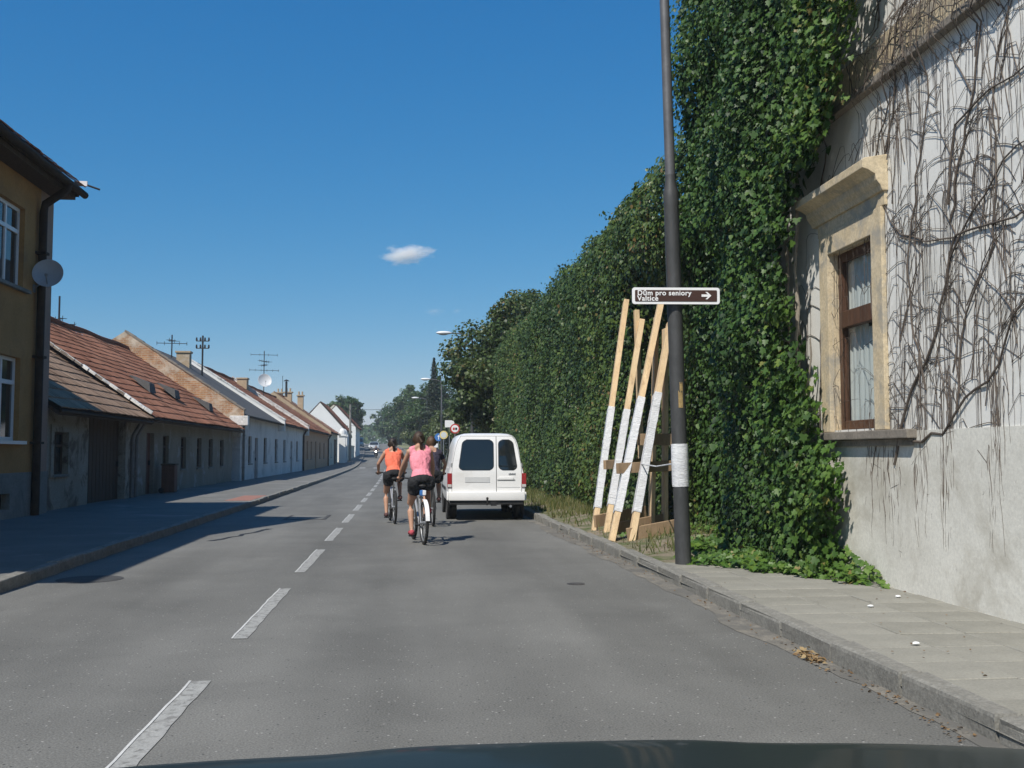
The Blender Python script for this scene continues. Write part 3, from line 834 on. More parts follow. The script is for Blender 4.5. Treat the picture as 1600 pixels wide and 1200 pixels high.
# mortar bed along the joint of both roofs
ex, ez, rx, rt = eB
mb = MB()
for i in range(26):
    t = i / 26; t2 = t + 1 / 26
    w = .08 + .16 * (1 - t) ** 2 * random.random()
    p = Vector((ex + (rx - ex) * t, 32.42 + random.uniform(-.05, .05), ez + (rt - ez) * t + .08)); q = Vector((ex + (rx - ex) * t2, 32.42 + random.uniform(-.05, .05), ez + (rt - ez) * t2 + .08))
    mb.beam(p, q, w, .07 + random.uniform(0, .05) * (1 - t), mi=0 if (t < .36 and random.random() < .8) else 1)
pB(mb.build('verge_mortar', [M['white_trim'], M['tile_grey_plain']], hB, bevel=.01, seg=1))
for (y, t) in ((37.6, .30), (41.6, .30), (46.3, .22)):               # small roof vents
    cx, cz = ex + (rx - ex) * t, ez + (rt - ez) * t
    v_ = MB().add([(cx + .3, y, cz - .12), (cx + .3, y + .9, cz - .12), (cx - .45, y + .9, cz + .5), (cx - .45, y, cz + .5), (cx + .25, y + .1, cz + .22), (cx + .25, y + .8, cz + .22)],
                  [(0, 1, 5, 4), (4, 5, 2, 3), (0, 4, 3), (1, 2, 5)])
    pB(v_.build('roof_vent', M['slate'], hB))
# rubbish bin by the door
bn_ = empty('wheelie_bin', (-7.75, 35.35, PZ), 0, 'brown wheeled bin standing by the door of the long low house', 'bin')
b_ = MB().box((0, 0, .46), (.42, .46, .86), taper=1.0); b_.build('body', M['redwood'], bn_, bevel=.03)
b_ = MB().box((0, 0, .925), (.47, .52, .06)); b_.build('lid', M['oldwood'], bn_, bevel=.02)
for s in (-1, 1):
    MB().lathe([(0.0, -.03), (.09, -.03), (.09, .03), (0, .03)], (-.2, s * .2, .09), 'y', 14).build('wheel', M['metal_dark'], bn_)

# white-blue house: brick gable wall rising above its neighbour, grey roof part then red part
hC, pC, eC = house('white_house', 'long low house with whitish blue facade and red tiled roof', 50.4, 80, -7.85, 3.3, -13.1, 6.75, M['pl_white'], M['tile_red'],
                   [(52.9, 54.0, .9, 2.25, 'win'), (55.1, 56.2, .08, 2.2, 'door'), (58.4, 59.6, .9, 2.25, 'win'), (63.2, 64.4, .9, 2.25, 'win'), (67.4, 68.6, .9, 2.25, 'win'), (71.4, 72.5, .08, 2.2, 'door'), (75, 76.2, .9, 2.25, 'win')],
                   4, overhang=.3, tile_ranges=[(64.8, 80)], course=.36, tw=.28)
exC, ezC, rxC, rtC = eC
def parapet(h, put, y, wid, e, up, mat_, capm, low=.0, back=True):
    ex, ez, rx, rt = e
    mb = MB()
    pr = [(ex + low, ez - .5), (ex + low, ez + up), (rx, rt + up), (2 * rx - ex, ez + up), (2 * rx - ex, ez - .5)]
    mb.add([(x, y, z) for x, z in pr] + [(x, y + wid, z) for x, z in pr], [(0, 1, 2, 3, 4), (9, 8, 7, 6, 5), (0, 1, 6, 5), (1, 2, 7, 6), (2, 3, 8, 7), (3, 4, 9, 8)])
    o = put(mb.build('parapet_wall', mat_, h))
    c = MB()
    n = 14
    for i in range(n):
        a, b = i / n, (i + 1) / n
        p = Vector((ex + low + .03 + (rx - ex - low) * a, y + wid / 2, ez + up + .03 + (rt - ez) * a)); q = Vector((ex + low + (rx - ex - low) * b, y + wid / 2, ez + up + .03 + (rt - ez) * b))
        c.beam(p, q, wid + .08 + random.uniform(-.03, .03), .06 + random.uniform(0, .03))
    c.build('coping', capm, o)
    return o
parapet(hC, pC, 50.0, .38, (exC - .1, ezC, rxC, rtC), .18, M['brick'], M['trimdark'])
s_ = MB().b2((-8.3, 49.97, 2.7), (-7.45, 50.40, 3.15)); s_.b2((-8.25, 50.0, 2.2), (-7.75, 50.38, 2.7)); pC(s_.build('eaves_corbel', M['white_trim'], hC, bevel=.03))
parapet(hC, pC, 64.5, .32, (exC + .1, ezC, rxC, rtC), .16, M['pl_pure'], M['white_trim'])
parapet(hC, pC, 79.8, .34, (exC + .1, ezC, rxC, rtC), .2, M['white_trim'], M['white_trim'])
downpipe(hC, pC, -7.85, 50.9, 3.2, .12, M['zinc'], .06)
downpipe(hC, pC, -7.85, 79.3, 3.2, .12, M['rusty_gutter'], .07)
for (y, w) in ((79.3, .9), (58.8, .55)):
    ch = MB().b2((-12.6, y - w / 2, 6.0), (-11.9, y + w / 2, 6.85)); ch.b2((-12.66, y - w / 2 - .06, 6.85), (-11.84, y + w / 2 + .06, 6.95))
    pC(ch.build('chimney', M['pl_beige'], hC, bevel=.01))

hD, pD, eD = house('orange_house', 'low house with dull orange facade and dark red roof', 80.2, 104.6, -7.9, 3.35, -13.0, 6.7, M['pl_orange'], M['tile_red'],
                   [(83, 84.1, .95, 2.35, 'win'), (86.3, 87.4, .95, 2.35, 'win'), (90.4, 91.6, .1, 2.4, 'door'), (94.6, 95.7, .95, 2.35, 'win'), (99.2, 100.3, .95, 2.35, 'win')], 5, overhang=.3, course=.38, tw=.32)
downpipe(hD, pD, -7.9, 104.2, 3.2, .15, M['rusty_gutter'], .07)
hE, pE, eE = house('cream_house', 'cream low house whose beige gable rises above the orange house', 105, 119, -7.95, 3.6, -13.2, 7.2, M['pl_cream'], M['tile_red'],
                   [(109, 110.1, 1.0, 2.5, 'win'), (113.5, 118.3, .2, 2.9, 'gate')], 6, overhang=.3, course=.4, tw=.34, gable=M['pl_beige'])
parapet(hE, pE, 104.75, .36, eE, .12, M['pl_beige'], M['tile_grey'])
# chimney group behind
for (x, y, z, w) in ((-12.6, 112, 7.7, .7), (-13.6, 113, 7.7, .6), (-11.6, 114.5, 7.5, .6)):
    mb = MB().b2((x - w / 2, y - w / 2, 4.6), (x + w / 2, y + w / 2, z)); mb.b2((x - w / 2 - .1, y - w / 2 - .1, z), (x + w / 2 + .1, y + w / 2 + .1, z + .12))
    for dx in (-.18, .18): mb.tube([(x + dx, y, z + .1), (x + dx, y, z + .5)], .09, 8)
    pE(mb.build('chimney', M['pl_beige'], hE, bevel=.01))

# white house with street gable further on
def gable_house(name, label, x0, x1, y0, y1, z0, ez, rz_, wallm, tilem, seed):
    """gable looks to -Y; ridge runs along Y"""
    h = empty(name, ((x0 + x1) / 2, (y0 + y1) / 2, z0), 0, label, 'house')
    put = lambda o: (setattr(o, 'matrix_parent_inverse', Matrix.Translation(-Vector(h.location))), o)[1]
    xm = (x0 + x1) / 2
    mb = MB()
    facade(mb, lambda u, z, d: (u, y0 + d, z), x0, x1, z0, ez, [(xm - 1.6, xm - .6, z0 + 1, z0 + 2.4), (xm + .6, xm + 1.6, z0 + 1, z0 + 2.4)], .15)
    mb.face([(x0, y0, ez), (x1, y0, ez), (xm, y0, rz_)])
    mb.face([(x0, y1, z0), (x0, y1, ez), (xm, y1, rz_), (x1, y1, ez), (x1, y1, z0)])
    wy = [(y0 + 2, y0 + 3.2, z0 + 1, z0 + 2.4), (y0 + 5, y0 + 6.2, z0 + 1, z0 + 2.4)]
    facade(mb, lambda u, z, d: (x1 - d, u, z), y0, y1, z0, ez, wy, .15)
    mb.face([(x0, y0, z0), (x0, y1, z0), (x0, y1, ez), (x0, y0, ez)])
    put(mb.build('wall', wallm, h, clean=False))
    for w in wy: put(window(h, x1, 1, *w, .1, M['pvc'], M['glass'], 1, None, .07))
    for a in (xm - 1.6, xm + .6):
        put(MB().b2((a, y0 + .1, z0 + 1), (a + 1, y0 + .13, z0 + 2.4)).build('window', M['glass'], h))
    d = MB()
    for (xa, xb) in ((x1 + .3, xm), (x0 - .3, xm)):
        d.add([(xa, y0 + .02, ez - .2), (xa, y1, ez - .2), (xb, y1, rz_ + .02), (xb, y0 + .02, rz_ + .02), (xa, y0 + .02, ez - .08), (xa, y1, ez - .08), (xb, y1, rz_ + .14), (xb, y0 + .02, rz_ + .14)],
              [(0, 1, 2, 3), (4, 5, 6, 7), (0, 1, 5, 4), (0, 3, 7, 4), (1, 2, 6, 5)])
    rf = put(d.build('roof', M['oldwood'], h))
    tiles(rf, y0 + .25, y1, x1 + .32, ez - .05, xm, rz_ + .18, tilem, .4, .34, .03, seed=seed)
    tiles(rf, y0 + .25, y1, x0 - .32, ez - .05, xm, rz_ + .18, tilem, .4, .34, .03, seed=seed + 1)
    return h
gable_house('gabled_house', 'white gabled house with red roof behind the cream house', -13.2, -7.6, 125, 137, gz(124), 4.2, 7.3, M['pl_pure'], M['tile_orange'], 8)
gable_house('gabled_house', 'white house with stepped gable beside the street past the gate', -12.9, -7.4, 148, 160, gz(146), 5.0, 8.0, M['pl_pure'], M['tile_orange'], 9)
gable_house('gabled_house', 'tall house with red hipped roof half hidden by street trees', -15.5, -9.4, 176, 188, gz(176), 6.6, 9.4, M['pl_cream'], M['tile_orange'], 10)
# white gateway with round-topped pillars
gw = empty('gateway', (-7.5, 120.5, gz(122)), 0, 'white rendered gateway pillars with arched top beside the dark gate', 'gateway')
for dy in (0, 3.2):
    mb = MB().b2((-.35, dy - .35, 0), (.35, dy + .35, 3.1)); mb.b2((-.45, dy - .45, 3.1), (.45, dy + .45, 3.3)); mb.sphere((0, dy, 3.45), (.38, .38, .55))
    mb.build('pillar', M['pl_pure'], gw)
MB().b2((-.06, .35, .05), (.06, 2.85, 2.5)).build('gate_leaf', M['oldwood'], gw)
# garden wall further on
mb = MB().b2((-.15, 0, -.3), (.15, 19, 2.0)); mb.b2((-.22, 0, 2.0), (.22, 19, 2.12))
o = mb.build('garden_wall', M['pl_cream'], loc=(-7.7, 128.5, gz(127))); tag(o, 'cream garden wall running on from the white gateway', 'wall')
# concrete pole by the gateway
mb = MB().tube([(0, 0, 0), (0, 0, 6.9)], [.17, .12], 10); mb.b2((-.08, -.4, 6.2), (.08, .4, 6.35))
for dy in (-.34, -.1, .1, .34): mb.tube([(0, dy, 6.35), (0, dy, 6.55)], .04, 6)
o = mb.build('utility_pole', M['kerb'], loc=(-7.0, 127, gz(127)), smooth=True); tag(o, 'pale concrete utility pole in front of the white gabled houses', 'pole')

# ------------------------------------------------------------------ roof aerials
def aerial(label, loc, h, arms, name='antenna', bow=False):
    e = empty(name, loc, 0, label, 'antenna')
    MB().tube([(0, 0, 0), (0, 0, h)], .035, 6).build('mast', M['metal_dark'], e)
    for (z, L_, ang, n) in arms:
        mb = MB(); d = Vector((math.cos(ang), math.sin(ang), 0)); s = Vector((-d.y, d.x, 0))
        mb.tube([Vector((0, 0, z)) - d * L_ * .5, Vector((0, 0, z)) + d * L_ * .5], .018, 5)
        for i in range(n):
            p = Vector((0, 0, z)) + d * L_ * (i / max(1, n - 1) - .5)
            w = .16 + .18 * (i / max(1, n))
            mb.tube([p - s * w, p + s * w], .012, 4); mb.tube([p - Vector((0, 0, .10)), p + Vector((0, 0, .10))], .012, 4)
        mb.build('boom', M['metal_dark'], e)
    return e
aerial('thin aerial mast with two short booms on the dull red roof', (-13.0, 40.5, 6.1), 1.15, [(.12, 1.1, .5, 3), (.3, .5, 2.4, 2)])
aerial('twin boom aerial above the brick parapet', (-12.4, 56.5, 6.4), 1.2, [(.75, 1.5, .15, 5), (.9, .7, 1.4, 3)])
aerial('dense multi element aerial above the white satellite dish', (-11.2, 82.8, 5.3), 4.0, [(3.7, 2.0, .2, 4), (3.2, 1.4, 1.2, 5), (2.5, 2.2, .3, 6), (2.9, .8, 2.2, 4)])
sat_dish('white satellite dish on the roof between the two low houses', (-11.1, 82.4, 6.95), .52, (.35, -.9, .3), M['dish'], mast=(-11.2, 82.8, 5.2))
# old phone pole with insulators on the white house roof
e = empty('insulator_mast', (-11.4, 59.5, 5.3), 0, 'short mast with porcelain insulator arms on the grey roof', 'mast')
MB().tube([(0, 0, 0), (0, 0, 2.6)], .05, 8).build('mast', M['metal_dark'], e)
for z in (1.9, 2.3):
    mb = MB().tube([(-.35, 0, z), (.35, 0, z)], .03, 6)
    mb.build('crossarm', M['metal_dark'], e)
    for x in (-.33, -.12, .12, .33):
        MB().lathe([(0, 0), (.05, 0), (.055, .06), (.04, .12), (.05, .16), (0, .19)], (x, 0, z + .02), n=8).build('insulator', M['metal_dark'], e)
# flue pipe
mb = MB().tube([(0, 0, 0), (0, 0, 1.5)], .11, 10); mb.lathe([(.0, 1.75), (.28, 1.6), (.28, 1.56), (.0, 1.6)], n=12); mb.tube([(0, 0, 1.45), (0, 0, 1.65)], .04, 6)
o = mb.build('flue_pipe', M['metal_dark'], loc=(-12.2, 106.5, 7.0)); tag(o, 'dark metal flue with cap behind the beige gable', 'flue')
mb = MB().tube([(0, 0, 0), (0, 0, 3.2)], .03, 6); mb.tube([(0, -.3, 2.6), (0, .3, 2.6)], .015, 5)
o = mb.build('antenna', M['metal_dark'], loc=(-14.4, 122, 7.0)); tag(o, 'thin lone aerial beside the white gabled house', 'antenna')
# ------------------------------------------------------------------ right: grey house
RX = 4.65
hr = empty('grey_house', (RX, 7, 0), 0, 'grey plastered old house with ochre window trim and ledge', 'house')
pr_ = lambda o: (setattr(o, 'matrix_parent_inverse', Matrix.Translation(-Vector(hr.location))), o)[1]
RY0, RY1, RH = -4.0, 15.5, 9.6
W = (10.1, 11.2, 1.66, 3.60)
W2 = (4.4, 5.5, 1.66, 3.60)
PR = lambda u, z, d: (RX + d, u, z)
mb = MB()
facade(mb, PR, RY0, RY1, 1.62, RH, [(W[0], W[1], W[2], W[3]), (W2[0], W2[1], W2[2], W2[3])], .26, 0, 2)
facade(mb, lambda u, z, d: (RX - .012 + d, u, z), RY0, RY1, 0.0, 1.62, [], .1, 1)
mb.face([(RX - .012, RY0, 1.62), (RX, RY0, 1.62), (RX, RY1, 1.62), (RX - .012, RY1, 1.62)], 1)
mb.face([(RX, RY1, 0), (RX + 9, RY1, 0), (RX + 9, RY1, RH), (RX, RY1, RH)]); mb.face([(RX, RY0, 0), (RX + 9, RY0, 0), (RX + 9, RY0, RH), (RX, RY0, RH)])
mb.face([(RX + 9, RY0, 0), (RX + 9, RY1, 0), (RX + 9, RY1, RH), (RX + 9, RY0, RH)])
pr_(mb.build('wall', [M['wall_r'], M['wall_r_low'], M['yellow']], hr, clean=False))
# rooms behind the windows
for w in (W, W2):
    a = MB().add([(RX + .262, w[0] - .6, 1.2), (RX + 3, w[0] - .6, 1.2), (RX + 3, w[1] + .6, 1.2), (RX + .262, w[1] + .6, 1.2), (RX + .262, w[0] - .6, 4.2), (RX + 3, w[0] - .6, 4.2), (RX + 3, w[1] + .6, 4.2), (RX + .262, w[1] + .6, 4.2)],
                 [(0, 1, 2, 3), (4, 5, 6, 7), (0, 1, 5, 4), (1, 2, 6, 5), (2, 3, 7, 6)])
    pr_(a.build('room', M['trimdark'], hr, clean=False))
    # window casing
    f = MB(); zt = 2.86
    d0, d1 = -.13, -.07
    for (u0, u1, z0, z1, e) in ((w[0], w[0] + .11, w[2], w[3], 0), (w[1] - .11, w[1], w[2], w[3], 0), (w[0] + .11, w[1] - .11, w[2], w[2] + .10, 0), (w[0] + .11, w[1] - .11, w[3] - .10, w[3], 0), (w[0] + .11, w[1] - .11, zt - .09, zt + .09, .03)):
        fb(f, RX, -1, u0, u1, z0, z1, d0, d1 + e)
    um = (w[0] + w[1]) / 2
    win = pr_(f.build('window', M['brownwood'], hr, bevel=.008))
    for (u0, u1, z0, z1) in ((w[0] + .1, w[1] - .1, w[2] + .09, zt - .08), (w[0] + .1, w[1] - .1, zt + .08, w[3] - .09)):
        p = MB().face([(RX + .105, u0, z0), (RX + .105, u0, z1), (RX + .105, u1, z1), (RX + .105, u1, z0)]); p.build('pane', M['cglass'], win, clean=False)
    # drawn curtain with folds; hangs pulled aside at the top
    nu, nz = 40, 16
    V = []
    for j in range(nz + 1):
        z = w[2] + .05 + (w[3] - w[2] - .1) * j / nz
        for i in range(nu + 1):
            u = w[0] + .02 + (w[1] - w[0] - .04) * i / nu
            V.append((RX + .165 + .015 * math.sin(i * 1.25 + .5 * math.sin(j * .4)), u, z))
    Fq = [(j * (nu + 1) + i, j * (nu + 1) + i + 1, (j + 1) * (nu + 1) + i + 1, (j + 1) * (nu + 1) + i) for j in range(nz) for i in range(nu)
          if not (5 < j < 10 and i < (j - 5) * 5)]
    c = MB().add(V, Fq); pr_(c.build('curtain', M['curtain'], hr, smooth=True))
    # plaster surround, hood and sill
    t = MB()
    fb(t, RX, -1, w[0] - .24, w[0] - .002, w[2] - .02, w[3] + .24, 0, .05); fb(t, RX, -1, w[1] + .002, w[1] + .24, w[2] - .02, w[3] + .24, 0, .05); fb(t, RX, -1, w[0] - .002, w[1] + .002, w[3] + .002, w[3] + .24, 0, .05)
    fb(t, RX, -1, w[0] - .30, w[1] + .30, w[3] + .242, w[3] + .42, 0, .035)
    pr_(t.build('window_surround', M['yellow'], hr, bevel=.008))
    hd = MB()
    prof = [(0, 0), (.06, 0), (.08, .05), (.12, .10), (.13, .16), (.20, .20), (.26, .22), (.26, .30), (.23, .32), (0, .36)]
    n = len(prof)
    y0_, y1_ = w[0] - .32, w[1] + .40
    hd.add([(RX - d, y0_, w[3] + .38 + z) for d, z in prof] + [(RX - d, y1_, w[3] + .38 + z) for d, z in prof],
           [tuple(range(n)), tuple(range(2 * n - 1, n - 1, -1))] + [(i, (i + 1) % n, n + (i + 1) % n, n + i) for i in range(n)])
    pr_(hd.build('window_hood', M['yellow'], hr, bevel=.006))
    s_ = MB(); fb(s_, RX, -1, w[0] - .80, w[1] + .35, w[2] - .11, w[2] - .025, 0, .11); fb(s_, RX, -1, w[0] - .75, w[1] + .3, w[2] - .18, w[2] - .112, 0, .04)
    pr_(s_.build('window_sill', M['trimdark'], hr, bevel=.01))
# ledge band
t = MB(); fb(t, RX, -1, RY0, RY1, 5.14, 5.52, 0, .045); pr_(t.build('string_course', M['yellow'], hr, bevel=.01))
t = MB(); fb(t, RX, -1, RY0, RY1, 5.06, 5.137, 0, .10); pr_(t.build('drip_ledge', M['trimdark'], hr, bevel=.01))
t = MB()
for (d, z0, z1) in ((.5, 9.6, 9.85), (.6, 9.85, 10.0)): fb(t, RX, -1, RY0, RY1, z0, z1 - .002, 0, d)
pr_(t.build('cornice', M['yellow'], hr, bevel=.01))
t = MB().add([(RX - .65, RY0, 10.0), (RX - .65, RY1 + .1, 10.0), (RX + 4.5, RY1 + .1, 13.2), (RX + 4.5, RY0, 13.2), (RX + 9.5, RY0, 10), (RX + 9.5, RY1 + .1, 10)], [(0, 1, 2, 3), (3, 2, 5, 4), (0, 3, 4), (1, 5, 2)])
pr_(t.build('roof', M['tile_red'], hr))

# ------------------------------------------------------------------ leaves
def tmpl(kind):
    if kind == 'lobed':
        o = [(0, 0), (.26, -.12), (.56, .10), (.34, .30), (.47, .60), (.18, .60), (0, 1.0), (-.18, .60), (-.47, .60), (-.34, .30), (-.56, .10), (-.26, -.12)]
    elif kind == 'six':
        o = [(0, 0), (.42, .18), (.40, .52), (0, 1.0), (-.40, .52), (-.42, .18)]
    else:
        o = [(0, 0), (.45, .42), (0, 1.0), (-.45, .42)]
    if kind == 'quad':
        v = np.array([(a, b, .10 * (abs(a) > 0)) for a, b in o]); f = np.array([(0, 1, 2), (0, 2, 3)])
    else:
        v = np.array([(a, b, .13 * abs(a) - .10 * b * b) for a, b in o] + [(0, .34, -.03)]); n = len(o)
        f = np.array([(n, i, (i + 1) % n) for i in range(n)])
    return v, f
TM = {k: tmpl(k) for k in ('lobed', 'six', 'quad')}
def leaves(name, P, nrm, tip, size, kind, mat_, parent=None, var=None):
    n = len(P)
    nrm = nrm / np.linalg.norm(nrm, axis=1)[:, None]
    tip = tip - nrm * (tip * nrm).sum(1)[:, None]
    tip = tip / (np.linalg.norm(tip, axis=1)[:, None] + 1e-9)
    sd = np.cross(tip, nrm)
    tv, tf = TM[kind]
    V = P[:, None, :] + size[:, None, None] * (tv[None, :, 0:1] * sd[:, None, :] + tv[None, :, 1:2] * tip[:, None, :] + tv[None, :, 2:3] * nrm[:, None, :])
    F = (np.arange(n) * len(tv))[:, None, None] + tf[None]
    if var is None: var = rng.random(n)
    return np_mesh(name, V.reshape(-1, 3), F.reshape(-1, 3), mat_, parent, var=np.repeat(var, len(tv)), kind='stuff')

def wall_leaves(n, y0, y1, z0, z1, xf, keep=None, sz=(.10, .15)):
    y = rng.uniform(y0, y1, n); z = rng.uniform(z0, z1, n)
    if keep is not None:
        k = rng.random(n) < keep(y, z); y, z = y[k], z[k]
    n = len(y)
    x = xf(y, z) - rng.random(n) ** 1.5 * .26
    P = np.stack([x, y, z], 1)
    nr = np.stack([-np.ones(n), rng.normal(-.15, .55, n), rng.normal(.55, .5, n)], 1)
    # follow the bulges of the surface
    e = .08
    nr[:, 1] += 0.8 * (xf(y + e, z) - xf(y - e, z)) / (2 * e) * -1 * -1
    nr[:, 2] += 0.8 * (xf(y, z + e) - xf(y, z - e)) / (2 * e)
    tp = np.stack([rng.normal(-.25, .25, n), rng.normal(0, .5, n), -np.ones(n)], 1)
    s = rng.uniform(sz[0], sz[1], n) * rng.choice([1, 1, .6, .8, 1.35], n)
    return P, nr, tp, s

# ivy on the corner of the grey house
ivy = empty('ivy', (4.5, 13.5, .1), 0, 'dense green ivy curtain climbing the corner of the grey house', 'ivy')
pi_ = lambda o: (setattr(o, 'matrix_parent_inverse', Matrix.Translation(-Vector(ivy.location))), o)[1]
def ivy_edge(z):            # nearest y that the ivy reaches at height z
    e = np.interp(z, [0, .45, .82, 1.25, 1.55, 2.4, 3.3, 4.2, 4.6, 5.1, 6.0, 9.6], [10.6, 10.95, 10.75, 10.55, 11.1, 11.25, 11.35, 11.5, 10.5, 9.8, 9.5, 9.3])
    return e
def ivy_keep(y, z):
    e = ivy_edge(z) + .9 * (vnoise(y, z, 2.3, 4) - .5) + .4 * (vnoise(y, z, 7, 2) - .5)
    k = np.clip((y - e) / .35, 0, 1)
    gap = ((y > 10.9) & (y < 12.6) & (z > 3.5) & (vnoise(y * 2.2, z * .55, 1.5, 8) > .70)) * 1.0
    slit = np.exp(-((y - 14.6 + .1 * np.sin(z * 2)) / .22) ** 2) * (z < 4.6)
    return k * (1 - .85 * gap) * (1 - .8 * slit)
def ivy_x(y, z):
    slit = np.exp(-((y - 14.6 + .1 * np.sin(z * 2)) / .28) ** 2) * np.clip((4.8 - z) / .6, 0, 1)
    b = .10 + .42 * vnoise(y, z, 1.1, 3) * np.clip((y - 10.6) / 1.6, .25, 1) + .16 * vnoise(y, z, 3.4, 1)
    b = b * (1 - .62 * np.clip((y - 13.0) / 1.2, 0, 1) * np.clip((4.6 - z) / .8, 0, 1))
    return RX - .04 - b * (1 - slit)
P, nr, tp, s = wall_leaves(68000, 9.0, 15.7, .05, 9.6, ivy_x, ivy_keep, (.040, .072))
vv = np.clip(rng.normal(.40, .2, len(P)) + .22 * np.clip((12.3 - P[:, 1]) / 1.5, 0, 1) + .25 * (vnoise(P[:, 1], P[:, 2], 1.3, 6) - .5), 0, 1)
kk = P[:, 1] < 12.2
pi_(leaves('ivy_leaves', P[kk], nr[kk], tp[kk], s[kk] * 1.15, 'lobed', M['ivy'], ivy, vv[kk]))
kk = ~kk
pi_(leaves('ivy_leaves', P[kk], nr[kk], tp[kk], s[kk], 'six', M['ivy'], ivy, vv[kk]))
# a second, deeper layer so the wall does not show
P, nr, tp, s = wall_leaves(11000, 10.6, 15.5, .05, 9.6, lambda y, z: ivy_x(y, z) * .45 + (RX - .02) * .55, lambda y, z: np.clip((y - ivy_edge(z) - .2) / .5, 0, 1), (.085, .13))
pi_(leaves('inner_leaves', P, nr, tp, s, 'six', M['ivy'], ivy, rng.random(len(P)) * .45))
# corner end of the ivy, seen from the road
n = 2600
z = rng.uniform(4.5, 9.6, n); x = RX + rng.uniform(-.45, .9, n); y = 15.5 + rng.random(n) * .35
leafP = np.stack([x, y, z], 1)
pi_(leaves('corner_leaves', leafP, np.stack([rng.normal(-.3, .5, n), np.ones(n) * .6, rng.normal(.5, .4, n)], 1), np.stack([rng.normal(0, .3, n), rng.normal(0, .3, n), -np.ones(n)], 1), rng.uniform(.08, .13, n), 'six', M['ivy'], ivy))
# low bright ivy at the wall foot and over the pavement end
n = 7000
u = rng.uniform(2.95, 4.62, n); y = rng.uniform(9.5, 15.6, n)
edge = np.interp(u, [2.95, 3.3, 3.7, 4.1, 4.4, 4.62], [12.6, 12.05, 11.4, 10.75, 10.15, 9.75]) + .5 * (vnoise(u, y, 3, 5) - .5)
hole = (vnoise(u, y, 1.3, 12) < np.where(u < 3.6, .42, .25)) & (y > 12.3) & (u < 4.2)
k = (y > edge) & ~hole & (rng.random(n) < np.clip((y - edge) / .25, .3, 1)) & (rng.random(n) < np.clip((15.8 - y) / 2.2, .1, 1))
u, y = u[k], y[k]; n = len(u)
zz = vergez(u, y) + rng.random(n) * .10 + np.clip((u - 4.2) / .45, 0, 1) ** 2 * .35 * rng.random(n) * np.clip((y - 9.9) / .8, .1, 1)
zz = np.maximum(zz, PZ + .015)
pi_(leaves('ground_ivy', np.stack([u, y, zz], 1), np.stack([rng.normal(-.3, .5, n), rng.normal(-.35, .5, n), np.ones(n)], 1), np.stack([rng.normal(-.5, .8, n), rng.normal(-.4, .8, n), rng.normal(0, .2, n)], 1), rng.uniform(.05, .09, n), 'lobed', M['ivy_bright'], ivy, np.clip(rng.normal(.5, .22, n), 0, 1)))
# ivy hanging young leaves by the window foot
n = 3600
y = rng.uniform(9.4, 12.2, n); z = rng.uniform(.1, 2.4, n)
e2 = np.interp(z, [0, .5, .9, 1.3, 1.6, 2.4], [10.5, 10.95, 10.75, 10.5, 11.1, 11.3])
k = (y > e2 + .5 * (vnoise(y, z, 3, 9) - .5)) & (rng.random(n) < .8); y, z = y[k], z[k]; n = len(y)
pi_(leaves('young_leaves', np.stack([RX - .08 - rng.random(n) * .28 * np.clip((y - 9.9), .3, 1), y, z], 1), np.stack([-np.ones(n), rng.normal(-.4, .4, n), rng.normal(.5, .4, n)], 1), np.stack([rng.normal(-.3, .3, n), rng.normal(0, .5, n), -np.ones(n)], 1), rng.uniform(.05, .085, n), 'lobed', M['ivy_bright'], ivy, np.clip(rng.normal(.42, .22, n), 0, 1)))
# stems of the ivy
mb = MB()
for (y0, z1, r) in ((13.75, 2.2, .085), (11.9, 6.0, .026), (12.1, 8.5, .022), (12.6, 7, .025), (11.7, 3.2, .022), (11.55, 2.6, .018)):
    pts = []; yy = y0; nseg = 14
    for i in range(nseg + 1):
        z = .1 + z1 * i / nseg
        yy += random.uniform(-.07, .07)
        off = .40 if r > .09 else .16
        pts.append((RX - off + random.uniform(-.03, .03), yy, z))
    mb.tube(pts, [r * (1.25 - .7 * i / nseg) * random.uniform(.85, 1.15) for i in range(nseg + 1)], 8)
pi_(mb.build('ivy_trunk', M['bark_grey'], ivy, smooth=True))

# leafless vine over the grey plaster
vine = empty('bare_vine', (RX - .03, 9.5, .4), 0, 'leafless brown vine stems and hanging tendrils on grey plaster', 'vine')
pv_ = lambda o: (setattr(o, 'matrix_parent_inverse', Matrix.Translation(-Vector(vine.location))), o)[1]
bough = MB(); twig = MB()
nodes = []
def stem(mb, pts, r0, r1, n=6, off=.03, jit=None):
    jit = .010 if r0 > .0075 else .004
    P3 = []
    for i, (y, z) in enumerate(pts):
        off_ = off + (.11 if 5.0 < z < 5.56 else .0)
        P3.append((RX - off_ - r0 * .6 + random.uniform(-jit, jit), y, z))
    k = len(P3)
    mb.tube(P3, [r0 + (r1 - r0) * i / (k - 1) for i in range(k)], n, caps=False)
def refine(pts, step=.16, jit=.035):
    out = [pts[0]]
    for (a, b), (c, d) in zip(pts[:-1], pts[1:]):
        L_ = math.hypot(c - a, d - b); m = max(1, int(L_ / step))
        for i in range(1, m + 1):
            t = i / m; out.append((a + (c - a) * t + random.uniform(-jit, jit), b + (d - b) * t + random.uniform(-jit, jit)))
    return out
